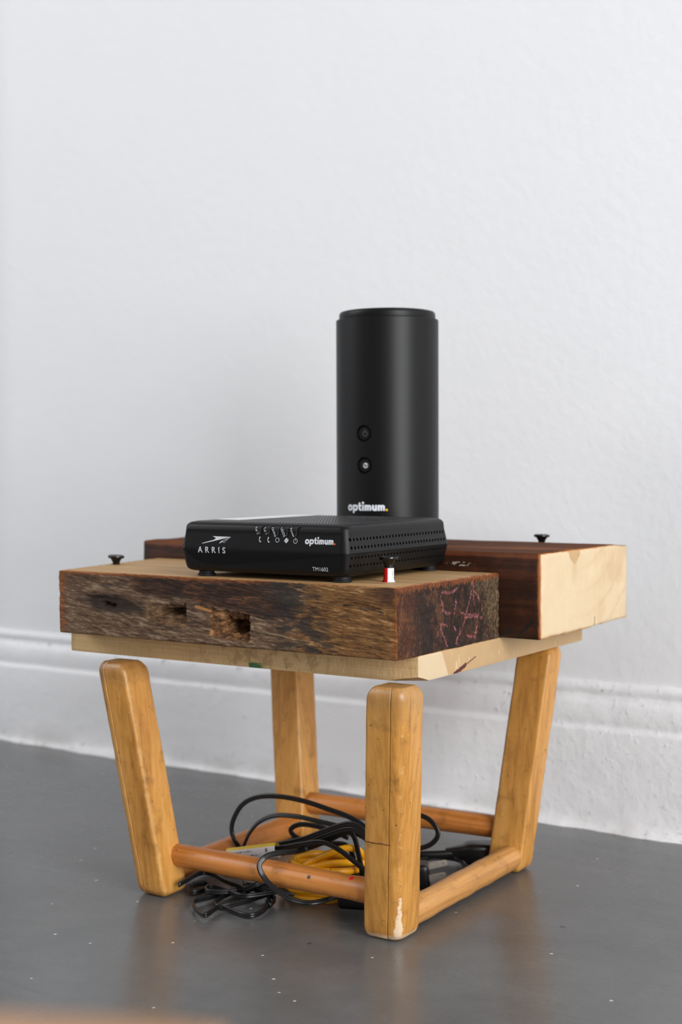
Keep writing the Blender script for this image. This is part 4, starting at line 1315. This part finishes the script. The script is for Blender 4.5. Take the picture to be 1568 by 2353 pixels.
b1 = (0.09, 0.02, 0.0)
o = cord('electric_cable', [rel([(x, y - (0.003 if z < 0.043 and y < 0.005 else 0), z) for x, y, z in CORD_HANG] + [(0.1363, 0.04, 0.012), (0.13, 0.05, 0.004)], b1)], TW, M_CORD, None, up=(0, 0, 1))
o.location = b1
tag(o, 'black flat cord draped over the front rung and hanging before it', 'cord')
b2 = (0.025, 0.01, 0.0)
TF = twin(0.00105, 0.00100)
o = cord('electric_cable', [rel(q, b2) for q in (lift(CORD_FLOOR_A, -0.001), lift(CORD_FLOOR_B, -0.002), lift(CORD_FLOOR_C, -0.001), lift(CORD_FLOOR_D, -0.0008),
         [(-0.016, 0.020, 0.004), (-0.006, 0.010, 0.004), (-0.002, 0.024, 0.004), (-0.012, 0.034, 0.004), (-0.018, 0.026, 0.004)],
         [(0.018, 0.048, 0.004), (0.03, 0.034, 0.010), (0.046, 0.030, 0.012), (0.062, 0.04, 0.008), (0.075, 0.05, 0.004)],
         [(0.012, 0.052, 0.004), (0.024, 0.040, 0.006), (0.040, 0.036, 0.006), (0.058, 0.03, 0.005), (0.064, 0.016, 0.004)])], TF, M_CORD, None)
o.location = b2
tag(o, 'tangle of thin black cord lying on the floor beside the left front leg', 'cord')

b3 = (0.13, 0.13, 0.0)
pl3 = empty('plug_lead', b3)
tag(pl3, 'black cord with a two-pin plug lying behind the front leg', 'cord')
cord('cord', [rel(q, b3) for q in (CORD_RIGHT_LOOP + [(0.10, 0.132, 0.02), (0.095, 0.13, 0.004)], [(x, y, 0.0042) for x, y, z in CORD_RIGHT_FLOOR])], TW, M_CORD, pl3)
M_BRASS = plain('nickel_plated_pin', (196, 188, 176), 0.3, 0.5)
M_BRASS.node_tree.nodes['Principled BSDF'].inputs['Metallic'].default_value = 0.55
# plug body stands on its cord end, pins pointing right
V, F, FM = rounded_block(-0.012, 0.012, -0.011, 0.011, 0.0, 0.019, (8, 8, 8), 0.0025, None)
ang = radians(28)
Rm = Matrix.Rotation(ang, 3, 'Z')
c0 = Vector((0.1245, 0.1290, 0.0))
V = [Rm @ Vector((x * (1 - 0.18 * z / 0.019), y * (1 - 0.12 * z / 0.019), z)) + c0 - Vector(b3) for x, y, z in V]
mesh_obj('plug_body', V, F, M_CORD, pl3)
for dy, z0, L in ((-0.0055, 0.0075, 0.0150), (0.0060, 0.0140, 0.0160)):
    prof2 = [(0.0, -0.0023), (L - 0.0016, -0.0023), (L, -0.0012), (L, 0.0012), (L - 0.0016, 0.0023), (0.0, 0.0023)]
    hole = [(L - 0.0036 + 0.0010 * cos(2 * pi * k / 12), 0.0010 * sin(2 * pi * k / 12)) for k in range(12)]
    bmh = bmesh.new()
    def ring_face(off):
        ov = [bmh.verts.new((x, off, z)) for x, z in prof2]; hv = [bmh.verts.new((x, off, z)) for x, z in hole]
        oe = [bmh.edges.new((ov[i], ov[(i + 1) % 6])) for i in range(6)]; he = [bmh.edges.new((hv[i], hv[(i + 1) % 12])) for i in range(12)]
        bmesh.ops.triangle_fill(bmh, use_beauty=True, edges=oe + he)
        return ov, hv
    A1, H1 = ring_face(-0.0007); A2, H2 = ring_face(0.0007)
    for P1, P2 in ((A1, A2), (H1, H2)):
        for i in range(len(P1)): bmh.faces.new((P1[i], P1[(i + 1) % len(P1)], P2[(i + 1) % len(P1)], P2[i]))
    bmesh.ops.recalc_face_normals(bmh, faces=bmh.faces)
    tilt = Matrix.Rotation(radians(-14), 3, 'Y')
    for v in bmh.verts:
        q = tilt @ v.co
        q = Vector((q.x + 0.0095, q.y + dy, q.z + z0))
        v.co = Rm @ q + c0 - Vector(b3)
    me = bpy.data.meshes.new('pin'); bmh.to_mesh(me); bmh.free(); me.materials.append(M_BRASS)
    o = bpy.data.objects.new('pin', me); COL.objects.link(o); o.parent = pl3
    o['label'] = 'flat silvery metal pin'

b4 = (0.12, 0.2, 0.0)
sl = empty('socket_lead', b4)
tag(sl, 'black cord ending in a moulded socket near the right rear leg', 'cord')
cord('cord', [rel([(0.07, 0.170, 0.004), (0.085, 0.184, 0.006), (0.098, 0.189, 0.007), (0.110, 0.196, 0.0075), (0.120, 0.203, 0.0085)], b4)], circ(0.0033, 12), M_CORD, sl)
d = Vector((0.836, 0.549, 0)).normalized(); sd = Vector((-d.y, d.x, 0))
rings = []
for q, wv, hv in ((0.0, 0.0036, 0.0036), (0.006, 0.0045, 0.0045), (0.014, 0.0062, 0.0058), (0.018, 0.0100, 0.0078), (0.022, 0.0112, 0.0084), (0.040, 0.0112, 0.0082), (0.0412, 0.0104, 0.0076)):
    c = Vector((0.1125, 0.1995, 0.0086)) + d * q
    rings.append([c + sd * x + Vector((0, 0, 1)) * y - Vector(b4) for x, y in rrect(-wv, wv, -hv, hv, min(wv, hv) * 0.45, 4)])
sharp(mesh_obj('socket', *loft(rings), M_CORD, sl), 40)

# coil of yellow cable
g = G('yellow_vinyl', 0.32, 0.5)
p = g.pos()
M_YEL = g.set(col=g.mix(g.noise(p, 60, 3), (240, 160, 14), (246, 178, 26)))
random.seed(11)
b5 = (0.079, 0.072, 0.0)
strands = []
for k in range(9):
    P = []
    rx = 0.030 + random.uniform(-0.005, 0.004); ry = 0.024 + random.uniform(-0.004, 0.004)
    zc = 0.0035 + 0.0027 * k + random.uniform(-0.0006, 0.0006); tl = random.uniform(-0.10, 0.10); tl2 = random.uniform(-0.10, 0.08)
    ox, oy = random.uniform(-0.003, 0.003), random.uniform(-0.003, 0.003); ph = random.uniform(0, 2 * pi)
    for j in range(15):
        an = 2 * pi * j / 14 + ph
        xx, yy = rx * cos(an), ry * sin(an)
        X = xx * 0.836 - yy * 0.549; Y_ = xx * 0.549 + yy * 0.836
        P.append((X + ox, Y_ + oy, max(0.003, zc + tl * xx + tl2 * yy)))
    strands.append(P)
e0 = Vector((0.0742, 0.05, 0.0273)); e1 = Vector((0.1081, 0.05, 0.0474))
strands.append([tuple(Vector(q) - Vector(b5)) for q in ((0.056, 0.055, 0.016), (0.069, 0.056, 0.0255), (0.084, 0.059, 0.0345), (0.098, 0.063, 0.0410), (0.106, 0.069, 0.0410), (0.108, 0.078, 0.034), (0.107, 0.086, 0.020))])
strands.append([tuple(Vector(q) - Vector(b5)) for q in ((0.062, 0.052, 0.0180), (0.075, 0.053, 0.0250), (0.090, 0.057, 0.0295), (0.104, 0.063, 0.0315), (0.110, 0.074, 0.029), (0.107, 0.085, 0.02))])
o = cord('network_cable', strands, circ(0.0027, 10), M_YEL, None)
o.location = b5
tag(o, 'coiled bright yellow cable on the floor under the black cords', 'cable')

# dark adapter brick behind the front leg
b6 = (0.118, 0.066, 0.0)
ad = empty('power_adapter', b6, radians(20))
tag(ad, 'small black power adapter on the floor behind the front rung', 'adapter')
V, F, FM = rounded_block(-0.020, 0.020, -0.013, 0.013, 0.0, 0.021, (10, 8, 8), 0.003, None)
mesh_obj('housing', V, F, M_RUB, ad)
sharp(mesh_obj('cord_sleeve', *sweep([(-0.019, 0.002, 0.010), (-0.024, 0.002, 0.009), (-0.030, 0.003, 0.007)], circ(0.0030, 10), n=4), M_CORD, ad), 40)

# ================================================================== out-of-focus wooden bench close to the camera
b7 = (0.473, -0.786, 0.0)
bench = empty('bench', b7, radians(25.0))
tag(bench, 'blurred honey-brown wooden bench top at the lower left edge, nearest the camera', 'bench')
M_BN = varnished('warm_bench_wood', 0, (150, 104, 66), (184, 136, 94), (200, 152, 108), (0, 0, 0))
V, F, FM = rounded_block(-0.40, 0.1270, -0.16, 0.0775, 0.230, 0.250, (30, 20, 4), 0.004, None)
mesh_obj('bench_top', V, F, M_BN, bench)
for lx, ly in ((-0.36, -0.13), (0.09, -0.13), (-0.36, 0.035), (0.09, 0.035)):
    rg_ = [[(lx + x * s, ly + y * s, z) for x, y in rrect(-0.014, 0.014, -0.014, 0.014, 0.003, 3)] for z, s in ((0.0, 0.8), (0.004, 0.9), (0.1, 0.95), (0.231, 1.05))]
    sharp(mesh_obj('leg', *loft(rg_), M_BN, bench), 40)
